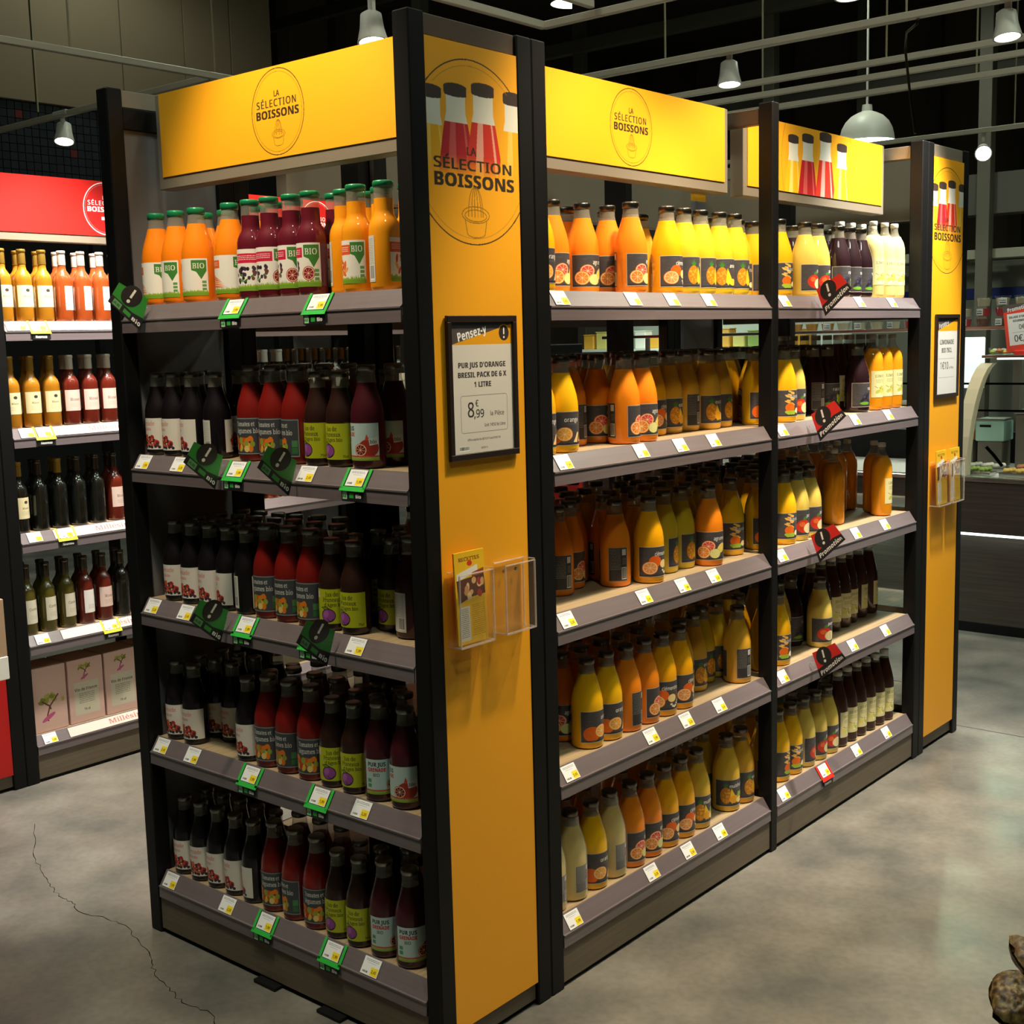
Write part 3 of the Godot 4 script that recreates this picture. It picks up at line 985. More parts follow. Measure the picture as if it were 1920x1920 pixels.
# ================================================================ the hall
func room():
	var f = struct("floor", box(Vector3(28, 0.2, 24), 0.0), M.floor, Vector3(6, -0.1, -2))
	f.set_meta("label", "polished mottled grey concrete shop floor")
	struct("ceiling", box(Vector3(28, 0.2, 24), 0.0), M.ceiling, Vector3(6, 7.1, -2))
	struct("wall_right", box(Vector3(0.2, 7, 24), 0.0), M.wall_dark, Vector3(20.1, 3.5, -2))
	struct("wall_left", box(Vector3(0.2, 7, 24), 0.0), M.wall_dark, Vector3(-8.1, 3.5, -2))
	struct("wall_front", box(Vector3(28, 7, 0.2), 0.0), M.wall_dark, Vector3(6, 3.5, 10.1))
	var wbk = struct("wall_back", box(Vector3(28, 7, 0.2), 0.0), M.wall_dark, Vector3(6, 3.5, -14.1))
	wbk.set_meta("label", "dark back wall of the hall")
	# partition with beige cladding above dark mosaic tiles
	var pw = struct("wall_partition", box(Vector3(10.0, 7.0, 0.1), 0.0), M.grout, Vector3(2.98, 3.5, -10.1))
	var xs = [-2.0, 1.6, 3.6, 5.0, 6.0, 6.78, 7.40, 7.98]
	for i in xs.size() - 1:
		part(pw, "wall_panel", box(Vector3(xs[i + 1] - xs[i] - 0.012, 3.0, 0.06), 0.004), M.beige, Vector3((xs[i] + xs[i + 1]) / 2, 3.955 + 1.5, -10.02) - pw.position)
	var tm = box(Vector3(0.076, 0.076, 0.012), 0.002)
	var rn = RandomNumberGenerator.new()
	rn.seed = 5
	for iy in 12:
		for ix in 22:
			var at = Vector3(4.35 + ix * 0.081, 3.91 - iy * 0.081, -10.044)
			var m: Material = M.tile_dark if rn.randf() < 0.6 else M.tile_dark2
			if (ix == 6 and iy == 1) or (ix == 13 and iy == 5) or (ix == 2 and iy == 8): m = M.tile_red
			part(pw, "tile", tm, m, at - pw.position)

func floor_marks():
	var fl = get_node("floor")
	var cracks = [
		[[0.199, -2.027], [0.068, -1.804], [0.01, -1.651], [-0.02, -1.55], [-0.048, -1.457], [-0.05, -1.38], [-0.067, -1.314], [-0.045, -1.22], [-0.036, -1.141], [-0.06, -1.05]],
		[[-0.06, -1.05], [-0.105, -0.916], [-0.148, -0.84], [-0.16, -0.76], [-0.184, -0.679], [-0.171, -0.584], [-0.22, -0.47]]]
	for cr in cracks:
		var st = begin()
		var rn = RandomNumberGenerator.new()
		rn.seed = 3
		for i in cr.size() - 1:
			var a = Vector2(cr[i][0], cr[i][1])
			var b = Vector2(cr[i + 1][0], cr[i + 1][1])
			var steps = 6
			var nrm = (b - a).orthogonal().normalized()
			var prev = a
			for s in steps:
				var q = a.lerp(b, (s + 1.0) / steps)
				if s < steps - 1: q += nrm * rn.randf_range(-0.006, 0.006)
				var w = nrm * rn.randf_range(0.0004, 0.0011)
				quad(st, Vector3(prev.x + w.x, 0, prev.y + w.y), Vector3(prev.x - w.x, 0, prev.y - w.y), Vector3(q.x - w.x, 0, q.y - w.y), Vector3(q.x + w.x, 0, q.y + w.y), Vector3.UP)
				prev = q
		part(fl, "floor_crack", st.commit(), M.crack, Vector3(0, 0.0006, 0) - fl.position)
	part(fl, "floor_joint", box(Vector3(0.005, 0.001, 6.0), 0.0), M.crack, Vector3(2.94, 0.0004, 1.2) - fl.position)

# ================================================================ shelving
func rail_mesh(w):
	return extrude("rail%.4f" % w, [Vector2(-0.026, 0.001), Vector2(-0.003, -0.0335), Vector2(0.001, -0.0345), Vector2(0.001, -0.0375), Vector2(-0.001, -0.039), Vector2(0.0, -0.066), Vector2(-0.003, -0.066), Vector2(-0.005, -0.037), Vector2(-0.030, 0.001)], w)

# a shelf facing +z in its own axes: board behind, price rail in front
func shelf(parent, w, depth, at, turn):
	var b = Basis(Vector3.UP, turn)
	var o = part(parent, "shelf", box(Vector3(w, 0.02, depth - 0.028), 0.001), M.shelf, at - parent.position + b * Vector3(0, -0.0105, -0.028 - (depth - 0.028) / 2), b)
	part(o, "price_rail", rail_mesh(w), M.lip, Vector3(0, 0.0105, 0.028 + (depth - 0.028) / 2))
	return o

func header(parent, w, at, turn, key):
	var b = Basis(Vector3.UP, turn)
	var o = part(parent, "header_sign", box(Vector3(w, 0.23, 0.045), 0.002), M.frame, at - parent.position, b)
	part(o, "sign_face", board(w - 0.04, 0.2, 0.004), M[key], Vector3(0, 0.0145, 0.0232))
	return o

# one double-sided gondola along x with an end display at each end; z0 is its front plane
func gondola(z0, col, first_key, second_key, end_key, words, both_sides):
	var zb: float = z0 - GW
	var blk = M.black
	# ---- end display facing -x
	var a = thing("end_display", words.a, "shelving", Vector3(0.18, 0, z0 - GW / 2))
	for p in [[0.0, 0.045, z0 - 0.045, z0], [0.322, 0.370, z0 - 0.045, z0], [0.0, 0.045, zb, zb + 0.045], [0.322, 0.370, zb, zb + 0.045]]: wb(a, "post", blk, p[0], p[1], 0.0, PT, p[2], p[3], 0.003)
	for z in [z0 - 0.022, zb + 0.022]:
		var s = 1.0 if z > z0 - 0.5 else -1.0
		wb(a, "top_rail", M.rail_top if s > 0 else M.frame, 0.045, 0.322, 2.122, PT - 0.001, z - 0.014, z + 0.014)
		var o = part(a, "side_panel", board(0.277, 2.063, 0.016), M["column_" + col], Vector3(0.1835, 1.0885, z + s * 0.012) - a.position, Basis(Vector3.UP, 0.0 if s > 0 else PI))
		o.set_meta("label", "tall %s advertising panel" % col)
		part(a, "panel_back", box(Vector3(0.277, 2.01, 0.006), 0.001), M.panel_back, Vector3(0.1835, 1.065, z - s * 0.004) - a.position)
		wb(a, "panel_batten", M.black, 0.046, 0.321, 2.07, 2.121, z - s * 0.012 - 0.006, z - s * 0.012 + 0.006)
		wb(a, "base_strip", M.plinth, 0.045, 0.322, 0.012, 0.057, z - 0.01, z + 0.012)
	wb(a, "plinth", M.plinth, 0.004, 0.018, 0.012, 0.1, zb + 0.046, z0 - 0.046)
	wb(a, "toe_kick", blk, 0.03, 0.3, 0.0, 0.014, zb + 0.05, z0 - 0.05)
	wb(a, "foot", blk, -0.018, 0.03, 0.0, 0.009, z0 - 0.62, z0 - 0.54)
	wb(a, "foot", blk, -0.018, 0.03, 0.0, 0.009, z0 - 0.39, z0 - 0.31)
	wb(a, "rear_upright", blk, 0.33, 0.366, 0.0, 2.1, z0 - GW / 2 - 0.03, z0 - GW / 2 + 0.03)
	for y in SH: shelf(a, GW - 0.096, 0.326, Vector3(0.0, y, z0 - GW / 2), -PI / 2)
	header(a, 0.94, Vector3(0.145, 2.04, z0 - GW / 2), -PI / 2, end_key)
	# ---- two bays
	var bx = [[0.419, 1.419], [1.456, 2.456]]
	for n in 2:
		var x0: float = bx[n][0]
		var x1: float = bx[n][1]
		var b = thing("gondola_bay", words.b[n], "shelving", Vector3((x0 + x1) / 2, 0, z0 - GW / 2))
		var posts = [[0.371, 0.419], [1.419, 1.456]] if n == 0 else [[2.456, 2.504]]
		for p in posts:
			wb(b, "post", blk, p[0], p[1], 0.0, PT, z0 - 0.045, z0, 0.003)
			wb(b, "post", blk, p[0], p[1], 0.0, PT, zb, zb + 0.045, 0.003)
			wb(b, "spine_upright", blk, p[0], p[1], 0.0, 2.1, z0 - GW / 2 - 0.04, z0 - GW / 2 + 0.04, 0.003)
			wb(b, "top_rail", M.rail_top if n == 0 else M.frame, p[0] + 0.004, p[1] - 0.004, 2.108, 2.15, zb + 0.046, z0 - 0.046)
		wb(b, "plinth", M.plinth, x0 + 0.001, x1 - 0.001, 0.012, 0.1, z0 - 0.018, z0 - 0.004)
		wb(b, "plinth", M.plinth, x0 + 0.001, x1 - 0.001, 0.012, 0.1, zb + 0.004, zb + 0.018)
		wb(b, "toe_kick", blk, x0 + 0.002, x1 - 0.002, 0.0, 0.014, zb + 0.05, z0 - 0.012)
		for y in SH:
			shelf(b, x1 - x0 - 0.004, 0.5, Vector3((x0 + x1) / 2, y, z0), 0.0)
			if both_sides: shelf(b, x1 - x0 - 0.004, 0.5, Vector3((x0 + x1) / 2, y, zb), PI)
		header(b, 0.95, Vector3((x0 + x1) / 2, 2.04, z0 - 0.15), 0.0, first_key if n == 0 else second_key)
		if both_sides: header(b, 0.95, Vector3((x0 + x1) / 2, 2.04, zb + 0.15), PI, first_key)
	# ---- end display facing +x
	var e = thing("end_display", words.e, "shelving", Vector3(2.69, 0, z0 - GW / 2))
	for p in [[2.505, 2.553, z0 - 0.045, z0], [2.83, 2.875, z0 - 0.045, z0], [2.505, 2.553, zb, zb + 0.045], [2.83, 2.875, zb, zb + 0.045]]: wb(e, "post", blk, p[0], p[1], 0.0, PT, p[2], p[3], 0.003)
	for z in [z0 - 0.022, zb + 0.022]:
		var s = 1.0 if z > z0 - 0.5 else -1.0
		wb(e, "top_rail", M.frame, 2.553, 2.83, 2.122, PT - 0.001, z - 0.014, z + 0.014)
		var o = part(e, "side_panel", board(0.277, 2.063, 0.016), M["column_" + col], Vector3(2.6915, 1.0885, z + s * 0.012) - e.position, Basis(Vector3.UP, 0.0 if s > 0 else PI))
		o.set_meta("label", "tall %s advertising panel" % col)
		part(e, "panel_back", box(Vector3(0.277, 1.98, 0.006), 0.001), M.panel_back, Vector3(2.6915, 1.08, z - s * 0.004) - e.position)
		wb(e, "base_strip", M.plinth, 2.553, 2.83, 0.012, 0.057, z - 0.01, z + 0.012)
	wb(e, "plinth", M.plinth, 2.857, 2.871, 0.012, 0.1, zb + 0.046, z0 - 0.046)
	wb(e, "toe_kick", blk, 2.56, 2.85, 0.0, 0.014, zb + 0.05, z0 - 0.05)
	for y in SH: shelf(e, GW - 0.096, 0.326, Vector3(2.875, y, z0 - GW / 2), PI / 2)
	header(e, 0.94, Vector3(2.73, 2.04, z0 - GW / 2), PI / 2, end_key)

func gondola_units():
	gondola(0.0, "yellow", "header_yellow", "header_bottles", "header_yellow", {
		"a": "black end shelving unit with yellow header, yellow side column and organic juices", "b": ["black shelving bay with yellow logo header, beside the poster column", "black shelving bay whose yellow header shows four printed bottles"],
		"e": "far black end shelving unit with yellow side column and lemonade poster"}, true)
	gondola(-2.38, "red", "header_red", "header_red", "header_red", {
		"a": "black end shelving unit with red side column, at the wine shelves", "b": ["black wine shelving bay with red logo header, boxed wine below", "second wine shelving bay, seen through the juice shelves"],
		"e": "far end shelving unit of the red wine shelves"}, false)

# ================================================================ lamps overhead
func track_spot(at, aim, energy, col, angle, label, group, hang = 0.1, lit = true):
	var o = thing("track_spotlight", label, "spotlight", at, 0.0, group)
	var d: Vector3 = (aim - at).normalized()
	var b = Basis.looking_at(d, Vector3.UP if absf(d.y) < 0.99 else Vector3.RIGHT) * Basis(Vector3.RIGHT, PI / 2)
	# lathe runs along +y; -y of b points along the beam
	part(o, "housing", lathe("spot_body", [Vector2(0.0, 0.13), Vector2(0.03, 0.13), Vector2(0.045, 0.12), Vector2(0.052, 0.06), Vector2(0.066, 0.002), Vector2(0.066, 0.0), Vector2(0.058, 0.0), Vector2(0.05, 0.02), Vector2(0.0, 0.03)].duplicate(), 24), M.lamp_body, -(b * Vector3(0, 0.0, 0)), b)
	part(o, "lens", lathe("spot_lens", [Vector2(0.0, 0.004), Vector2(0.0575, 0.004), Vector2(0.0575, 0.008), Vector2(0.0, 0.008)], 24), M.lamp_glow if lit else M.cap_white, Vector3.ZERO, b)
	part(o, "bracket", box(Vector3(0.02, hang, 0.03), 0.002), M.lamp_body, Vector3(0.0, 0.09 + hang / 2, 0.0))
	part(o, "driver_box", box(Vector3(0.05, 0.03, 0.16), 0.004), M.lamp_body, Vector3(0.0, 0.078 + hang, 0.0))
	if energy > 0.0: spot_light("spotlight_beam", at + d * 0.03, aim, energy, col, angle, 0.06)
	return o

func overhead():
	var warm = Color(1.0, 0.9, 0.76)
	var cool = Color(1.0, 0.96, 0.9)
	# white tracks: [axis, fixed coordinate, from, to, height]
	var n = 0
	for t in [["x", -2.25, -3.0, 3.25, 3.05], ["z", 3.25, -2.25, 4.0, 3.05], ["z", 4.40, -6.0, 4.0, 3.05], ["z", 5.30, -6.0, 4.0, 3.05], ["z", 5.68, -6.0, 4.0, 3.05], ["z", 6.15, -7.5, 4.0, 3.05], ["x", -4.27, -3.0, 6.0, 3.05], ["z", 2.80, -8.5, -4.3, 3.05], ["z", 8.30, -7.0, 5.0, 3.05], ["x", 0.48, -0.5, 3.2, 3.05], ["z", -0.48, -2.2, 0.45, 3.05], ["x", -1.92, -0.7, 3.2, 3.08]]:
		var w: float = 0.05 if n in [2, 5] else 0.032
		var mid: float = (t[2] + t[3]) / 2
		var ln: float = t[3] - t[2]
		var names = ["light track crossing above the wine shelves", "light track meeting the corner over the juice shelves", "widest light track above the aisle by the deli counter", "thin light track behind the widest one", "second thin light track behind the widest one", "heavy light track over the deli counter", "long light track near the beige wall panels", "short light track by the mosaic tiles", "far light track carrying a lone spotlight", "light track over the right aisle in front of the bays", "light track in front of the short end display", "light track over the wine aisle"]
		solo("light_track", box(Vector3(ln, 0.035, w) if t[0] == "x" else Vector3(w, 0.035, ln), 0.003), M.track, Vector3(mid, t[4], t[1]) if t[0] == "x" else Vector3(t[1], t[4], mid), "white " + names[n], "track")
		n += 1
	# suspension wires
	var wires = [[0.9, -4.27], [1.9, -4.27], [2.8, -4.27], [2.35, -2.25], [3.25, -1.6], [4.4, -2.3], [4.4, -0.9], [5.3, -1.4], [5.68, -2.4], [6.15, -1.2], [2.7, -6.0], [8.3, -1.7], [3.25, -0.6]]
	for p in wires:
		solo("suspension_wire", box(Vector3(0.008, 3.93, 0.008), 0.0), M.wire, Vector3(p[0], 3.07 + 1.965, p[1]), "thin wire holding up a light track", "wire", "wires holding the light tracks")
	solo("power_cord", tube([Vector3(4.40, 3.03, -0.84), Vector3(4.46, 3.022, -0.87), Vector3(4.51, 3.0, -0.945), Vector3(4.5, 2.92, -0.946), Vector3(4.49, 2.71, -0.915), Vector3(4.48, 2.50, -0.88)], 0.007, 6), M.wire, Vector3.ZERO, "pale cord dangling from the widest light track", "cord")
	# the visible spots
	track_spot(Vector3(2.088, 2.79, -2.25), Vector3(1.8, 0.0, -1.8), 1.5, warm, 32, "white track spotlight shining behind the yellow header of the end display", "", 0.14)
	track_spot(Vector3(2.804, 2.88, -5.888), Vector3(2.2, 0.0, -5.2), 1.5, cool, 32, "white track spotlight in front of the dark mosaic tiles", "")
	track_spot(Vector3(4.45, 2.88, -1.919), Vector3(4.2, 0.0, -1.7), 1.5, cool, 34, "white track spotlight above the bay with the logo header", "")
	track_spot(Vector3(4.45, 2.88, -0.426), Vector3(4.1, 0.0, -0.1), 1.5, cool, 34, "white track spotlight with a large cone, over the deli aisle", "")
	track_spot(Vector3(8.35, 2.88, -1.95), Vector3(1.9, 0.0, 0.6), 2.2, Color(0.82, 1.0, 0.84), 26, "small far white spotlight above the lemonade column", "")
	track_spot(Vector3(3.30, 2.90, -0.67), Vector3(3.2, 0.0, -0.4), 1.2, cool, 34, "white track spotlight cut by the ceiling edge of the view", "")
	# spots that light the shelves, above the picture
	track_spot(Vector3(-0.48, 2.90, -0.42), Vector3(0.05, 1.75, -0.45), 2.6, warm, 30, "white track spotlight aimed at the end display", "")
	track_spot(Vector3(0.70, 2.90, 0.48), Vector3(0.80, 0.6, -0.02), 4.2, warm, 36, "white track spotlight aimed at the first juice bay", "")
	track_spot(Vector3(1.45, 2.90, 0.48), Vector3(1.35, 0.6, -0.02), 4.2, warm, 36, "white track spotlight aimed between the two juice bays", "")
	track_spot(Vector3(2.35, 2.90, 0.48), Vector3(2.27, 1.3, -0.02), 9.0, cool, 27, "white track spotlight aimed at the lemonade bottles", "")
	track_spot(Vector3(0.62, 2.92, -1.92), Vector3(0.66, 0.4, -2.36), 12.0, cool, 32, "white track spotlight aimed at the wine shelves", "")
	track_spot(Vector3(1.75, 2.92, -1.92), Vector3(1.8, 1.0, -2.4), 2.5, warm, 36, "white track spotlight aimed at the second wine bay", "")
	# dome pendants
	pendant(Vector3(9.9, 3.32, -3.63), 0.26, M.lamp_body, true, "pale bell-shaped pendant lamp hanging behind the printed-bottle header", 1.5)
	pendant(Vector3(14.17, 2.12, -4.06), 0.26, M.steel, true, "brown metal dome pendant lamp by the lemonade column", 1.5)
	pendant(Vector3(5.4, 6.1, -8.7), 0.28, M.lamp_body, true, "unseen dome lamp added to brighten the beige wall panels", 2.2)  # added out of view, only to brighten the beige cladding
	pendant(Vector3(13.0, 6.2, -9.5), 0.28, M.lamp_body, true, "high dome lamp added to brighten the far dark corner", 3.0)  # extra lamp, added to lift the dark back wall
	# high lamps over the aisles
	for p in [[-1.3, -0.5], [-1.0, -2.6], [1.0, 1.5], [3.4, 1.4], [-1.6, 2.8], [6.0, 2.2], [4.0, -4.6], [8.5, -1.5], [9.5, -4.0], [12.0, 2.0]]:
		pendant(Vector3(p[0], 5.6, p[1]), 0.28, M.lamp_body, true, "high bay dome lamp near the ceiling", 4.6, "high dome lamps over the aisles")

func pendant(at, r, m, lit, label, energy, group = ""):
	var o = thing("dome_lamp", label, "lamp", at, 0.0, group)
	var k: float = r / 0.26
	var pf = []
	for q in [[0.262, 0.0], [0.258, 0.012], [0.25, 0.06], [0.235, 0.12], [0.2, 0.185], [0.15, 0.235], [0.09, 0.265], [0.05, 0.28], [0.045, 0.34], [0.0, 0.345]]: pf.append(Vector2(q[0] * k, q[1] * k))
	part(o, "shade", lathe("dome%.3f" % r, pf, 36), m)
	part(o, "diffuser", lathe("dome_glow%.3f" % r, [Vector2(0.0, -0.02 * k), Vector2(0.12 * k, -0.014 * k), Vector2(0.245 * k, 0.004), Vector2(0.245 * k, 0.01), Vector2(0.0, 0.012)], 30), M.lamp_green)
	part(o, "stem", box(Vector3(0.016, 7.0 - at.y - 0.34 * k, 0.016), 0.0), m, Vector3(0, (7.0 - at.y + 0.34 * k) / 2, 0))
	spot_light("dome_light", at + Vector3(0, -0.03, 0), at + Vector3(0, -3, 0), energy, Color(0.96, 1.0, 0.92), 78, r * 0.8, 0.5)

# ================================================================ deli counter
func deli():
	var x = 4.44
	var z0 = -3.4
	var z1 = 1.3
	var zm = (z0 + z1) / 2
	var d = thing("deli_counter", "dark wood-fronted deli counter with lit kick panel", "counter", Vector3(x + 0.5, 0, zm))
	wb(d, "plinth", M.black, x + 0.06, x + 0.9, 0.0, 0.05, z0, z1)
	wb(d, "lower_panel", M.counter, x + 0.06, x + 0.9, 0.05, 0.5, z0, z1)
	wb(d, "light_strip", glow(Color(0.92, 1.0, 0.95), 3.0), x + 0.005, x + 0.04, 0.506, 0.518, z0 + 0.01, z1 - 0.01, 0.0)
	wb(d, "front_panel", M.counter, x, x + 0.9, 0.519, 0.775, z0, z1)
	wb(d, "front_edge", M.chrome, x - 0.012, x + 0.05, 0.777, 0.80, z0, z1, 0.004)
	wb(d, "well", M.paper, x + 0.052, x + 0.88, 0.777, 0.79, z0 + 0.01, z1 - 0.01)
	wb(d, "back_ledge", M.black, x + 0.82, x + 0.9, 0.791, 0.96, z0, z1)
	var l = AreaLight3D.new()
	l.name = "kick_light"
	l.area_size = Vector2(4.4, 0.03)
	l.light_energy = 0.4
	l.light_color = Color(0.8, 1.0, 0.86)
	l.shadow_enabled = true
	add_child(l)
	l.transform = Transform3D(Basis.looking_at(Vector3(0.15, -1, 0).normalized(), Vector3.RIGHT) * Basis(Vector3.BACK, PI / 2), Vector3(x + 0.022, 0.5, zm))
	# glass front and ledge
	var g = thing("glass_case", "curved glass display case with cream end frame on the deli counter", "display case", Vector3(x + 0.3, 0.80, zm))
	var arc = []
	for k in 9:
		var t = k / 8.0
		arc.append(Vector2(x + 0.02 + 0.34 * pow(t, 1.7), 0.802 + 0.55 * (1.0 - pow(1.0 - t, 1.5) * 1.0)))
	for k in 8:
		var a: Vector2 = arc[k]
		var b: Vector2 = arc[k + 1]
		var st = begin()
		for s in [0.0, 0.004]:
			quad(st, Vector3(a.x + s, a.y, z0 + 0.1), Vector3(a.x + s, a.y, z1), Vector3(b.x + s, b.y, z1), Vector3(b.x + s, b.y, z0 + 0.1), Vector3(-1, 0.3, 0).normalized())
		part(g, "glass_pane", st.commit(), M.clear, -g.position)
	for zz in [-0.605, z0 + 0.05]:
		var st = begin()
		for k in 8:
			var a: Vector2 = arc[k]
			var b: Vector2 = arc[k + 1]
			var w0 = 0.05
			face_out(st, [Vector3(a.x - 0.012, a.y, zz - 0.03), Vector3(a.x - 0.012, a.y, zz + 0.03), Vector3(b.x - 0.012, b.y, zz + 0.03), Vector3(b.x - 0.012, b.y, zz - 0.03)], Vector3(a.x + 1, a.y, zz))
			face_out(st, [Vector3(a.x - 0.012, a.y, zz + 0.03), Vector3(a.x + w0, a.y, zz + 0.03), Vector3(b.x + w0, b.y, zz + 0.03), Vector3(b.x - 0.012, b.y, zz + 0.03)], Vector3(a.x, a.y, zz))
			face_out(st, [Vector3(a.x - 0.012, a.y, zz - 0.03), Vector3(a.x + w0, a.y, zz - 0.03), Vector3(b.x + w0, b.y, zz - 0.03), Vector3(b.x - 0.012, b.y, zz - 0.03)], Vector3(a.x, a.y, zz))
		part(g, "end_frame", st.commit(), M.cream, -g.position)
	for e in [[0.16, 1.12], [0.26, 1.25]]:
		part(g, "glass_rod", tube([Vector3(x + e[0], e[1], z0 + 0.1), Vector3(x + e[0], e[1], z1)], 0.006, 6), M.chrome, -g.position)
	var ledge = thing("serving_ledge", "thin steel ledge above the glass case", "ledge", Vector3(x + 0.55, 1.40, zm))
	wb(ledge, "ledge_top", M.chrome, x + 0.34, x + 0.74, 1.378, 1.392, -0.63, z1)
	for zz in [-0.58, z1 - 0.1]: wb(ledge, "ledge_post", M.steel, x + 0.725, x + 0.74, 0.97, 1.378, zz - 0.02, zz + 0.02)
	# upper shelf with stacked pots
	var up = thing("pot_shelf", "glass-edged upper shelf carrying stacked plastic pots", "shelf", Vector3(x + 0.55, 1.52, zm))
	wb(up, "shelf_plate", M.clear, x + 0.42, x + 0.80, 1.526, 1.536, z0 + 0.3, 0.1)
	wb(up, "shelf_edge", M.chrome, x + 0.412, x + 0.42, 1.522, 1.54, z0 + 0.3, 0.1)
	for zz in [z0 + 0.4, -1.8, -0.95, 0.02]: wb(up, "shelf_post", M.steel, x + 0.775, x + 0.80, 0.965, 1.53, zz - 0.012, zz + 0.012)
	var cols = [C8(190, 140, 50), C8(110, 70, 54), C8(160, 60, 60), C8(196, 190, 160), C8(150, 90, 40), C8(90, 60, 60), C8(186, 40, 44), C8(120, 110, 70)]
	var pm = lathe("pot", [Vector2(0.0, 0.001), Vector2(0.030, 0.001), Vector2(0.038, 0.046), Vector2(0.04, 0.048), Vector2(0.04, 0.052), Vector2(0.0, 0.052)], 16)
	var im = lathe("pot_in", [Vector2(0.0, 0.003), Vector2(0.028, 0.003), Vector2(0.0355, 0.042), Vector2(0.0, 0.044)], 14)
	var k = 0
	for zc in 17:
		for lev in (3 if zc % 4 != 2 else 2):
			var o = thing("food_pot", "clear plastic food pot stacked on the deli's upper shelf", "pot", Vector3(x + 0.47, 1.5365 + lev * 0.0525, -1.75 + zc * 0.098), -PI / 2 + 0.3 * ((zc * 7 + lev) % 3 - 1), "food pots stacked on the deli shelf")
			part(o, "filling", im, mat(cols[(k * 5 + zc) % 8], 0.5, 0.0, 0.5))
			part(o, "cup", pm, M.clear)
			if (zc + lev) % 2 == 0: part(o, "label", wrap_strip("pot_lab", 0.0385, 0.008, 0.042, 1.1, 6), M.pot_label)
			k += 1
	# things in and on the case
	var bd = thing("menu_board", "glowing white-green board standing behind the deli counter", "sign", Vector3(x + 0.76, 0.962, -0.82))
	wb(bd, "screen_panel", glow(C8(226, 255, 240), 1.1), x + 0.742, x + 0.758, 1.205, 1.483, -0.88, -0.762, 0.004)
	wb(bd, "board_leg", M.steel, x + 0.744, x + 0.756, 0.792, 1.205, -0.83, -0.81)
	var sc = thing("food_scale", "mint green weighing machine inside the deli counter", "scale", Vector3(x + 0.62, 0.792, -0.66))
	wb(sc, "scale_body", M.mint, x + 0.56, x + 0.72, 0.93, 1.04, -0.735, -0.585, 0.006)
	wb(sc, "scale_base", M.steel, x + 0.57, x + 0.71, 0.792, 0.93, -0.725, -0.595, 0.004)
	wb(sc, "scale_plate", M.chrome, x + 0.56, x + 0.72, 1.04, 1.05, -0.735, -0.585, 0.004)
	wb(sc, "display_slot", M.black, x + 0.556, x + 0.56, 1.005, 1.018, -0.71, -0.65)
	var gm = thing("slicing_machine", "grey steel slicing machine inside the deli counter", "machine", Vector3(x + 0.62, 0.792, -0.46))
	wb(gm, "machine_body", M.steel, x + 0.55, x + 0.70, 0.792, 1.08, -0.52, -0.40, 0.006)
	wb(gm, "machine_top", M.chrome, x + 0.54, x + 0.71, 1.08, 1.10, -0.53, -0.39, 0.004)
	var ob = thing("orange_box", "small orange box in the deli counter", "box", Vector3(x + 0.60, 0.792, -0.775))
	wb(ob, "box_stand", M.steel, x + 0.57, x + 0.63, 0.792, 0.935, -0.80, -0.75, 0.003)
	wb(ob, "box_body", mat(C8(236, 150, 20), 0.5), x + 0.56, x + 0.64, 0.935, 0.99, -0.803, -0.747, 0.003)
	wb(ob, "box_lid", mat(C8(214, 128, 16), 0.5), x + 0.558, x + 0.642, 0.99, 1.0, -0.805, -0.745, 0.003)
	for tk in 4:
		var tr = thing("serving_tray", ["steel tray of green salad in the deli counter", "empty steel tray beside the green salad", "steel tray with yellow food pieces near the glass", "pale tray at the glass front"][tk], "tray", Vector3(x + 0.16 + (tk % 2) * 0.2, 0.791, -0.62 + int(tk / 2.0) * 0.3))
		wb(tr, "tray_pan", M.chrome, tr.position.x - 0.045, tr.position.x + 0.045, 0.7915, 0.815, tr.position.z - 0.13, tr.position.z + 0.13, 0.004)
		for q in 12:
			part(tr, "food_piece", lathe("snack", [Vector2(0.0, 0.0), Vector2(0.012, 0.004), Vector2(0.016, 0.012), Vector2(0.010, 0.022), Vector2(0.0, 0.024)], 8), M["food%d" % tk], Vector3(-0.025 + (q % 3) * 0.025, 0.022, -0.1 + int(q / 3.0) * 0.06 + (q % 3) * 0.01))
	solo("serving_tongs", tube([Vector3(x + 0.24, 0.93, -0.56), Vector3(x + 0.26, 0.89, -0.53), Vector3(x + 0.28, 0.83, -0.49)], 0.009, 6), M.black, Vector3.ZERO, "black serving tongs lying across the deli trays", "tongs")
	var bw = thing("salad_punnet", "clear punnet of mixed snacks on the steel ledge", "punnet", Vector3(x + 0.40, 1.393, -0.53))
	wb(bw, "punnet_tub", M.clear, x + 0.35, x + 0.46, 1.393, 1.43, -0.60, -0.46, 0.003)
	for q in 12:
		part(bw, "snack", lathe("snack", [], 8), M["food%d" % (q % 4)], Vector3(x + 0.37 + (q % 3) * 0.032, 1.396 + (q % 2) * 0.006, -0.585 + int(q / 3.0) * 0.034) - bw.position)
	var ps = thing("promotion_poster", "red promotion poster with white price sheet on the deli ledge", "poster", Vector3(x + 0.365, 1.393, -0.44))
	part(ps, "poster_sheet", board(0.16, 0.24, 0.004), M.deli_poster, Vector3(0, 0.138, 0.0), Basis(Vector3.UP, -PI / 2 + 0.25) * Basis(Vector3.BACK, 0.12))
	part(ps, "poster_stand", box(Vector3(0.03, 0.02, 0.06), 0.002), M.redplastic, Vector3(0.0, 0.0105, 0.0))
	# light inside the case, as such counters have
	var il = AreaLight3D.new()
	il.name = "case_light"
	il.area_size = Vector2(1.8, 0.04)
	il.light_energy = 0.8
	il.light_color = Color(0.9, 1.0, 0.92)
	il.shadow_enabled = true
	add_child(il)
	il.transform = Transform3D(Basis.looking_at(Vector3(0, -1, 0), Vector3.RIGHT) * Basis(Vector3.BACK, PI / 2), Vector3(x + 0.5, 1.36, 0.3))
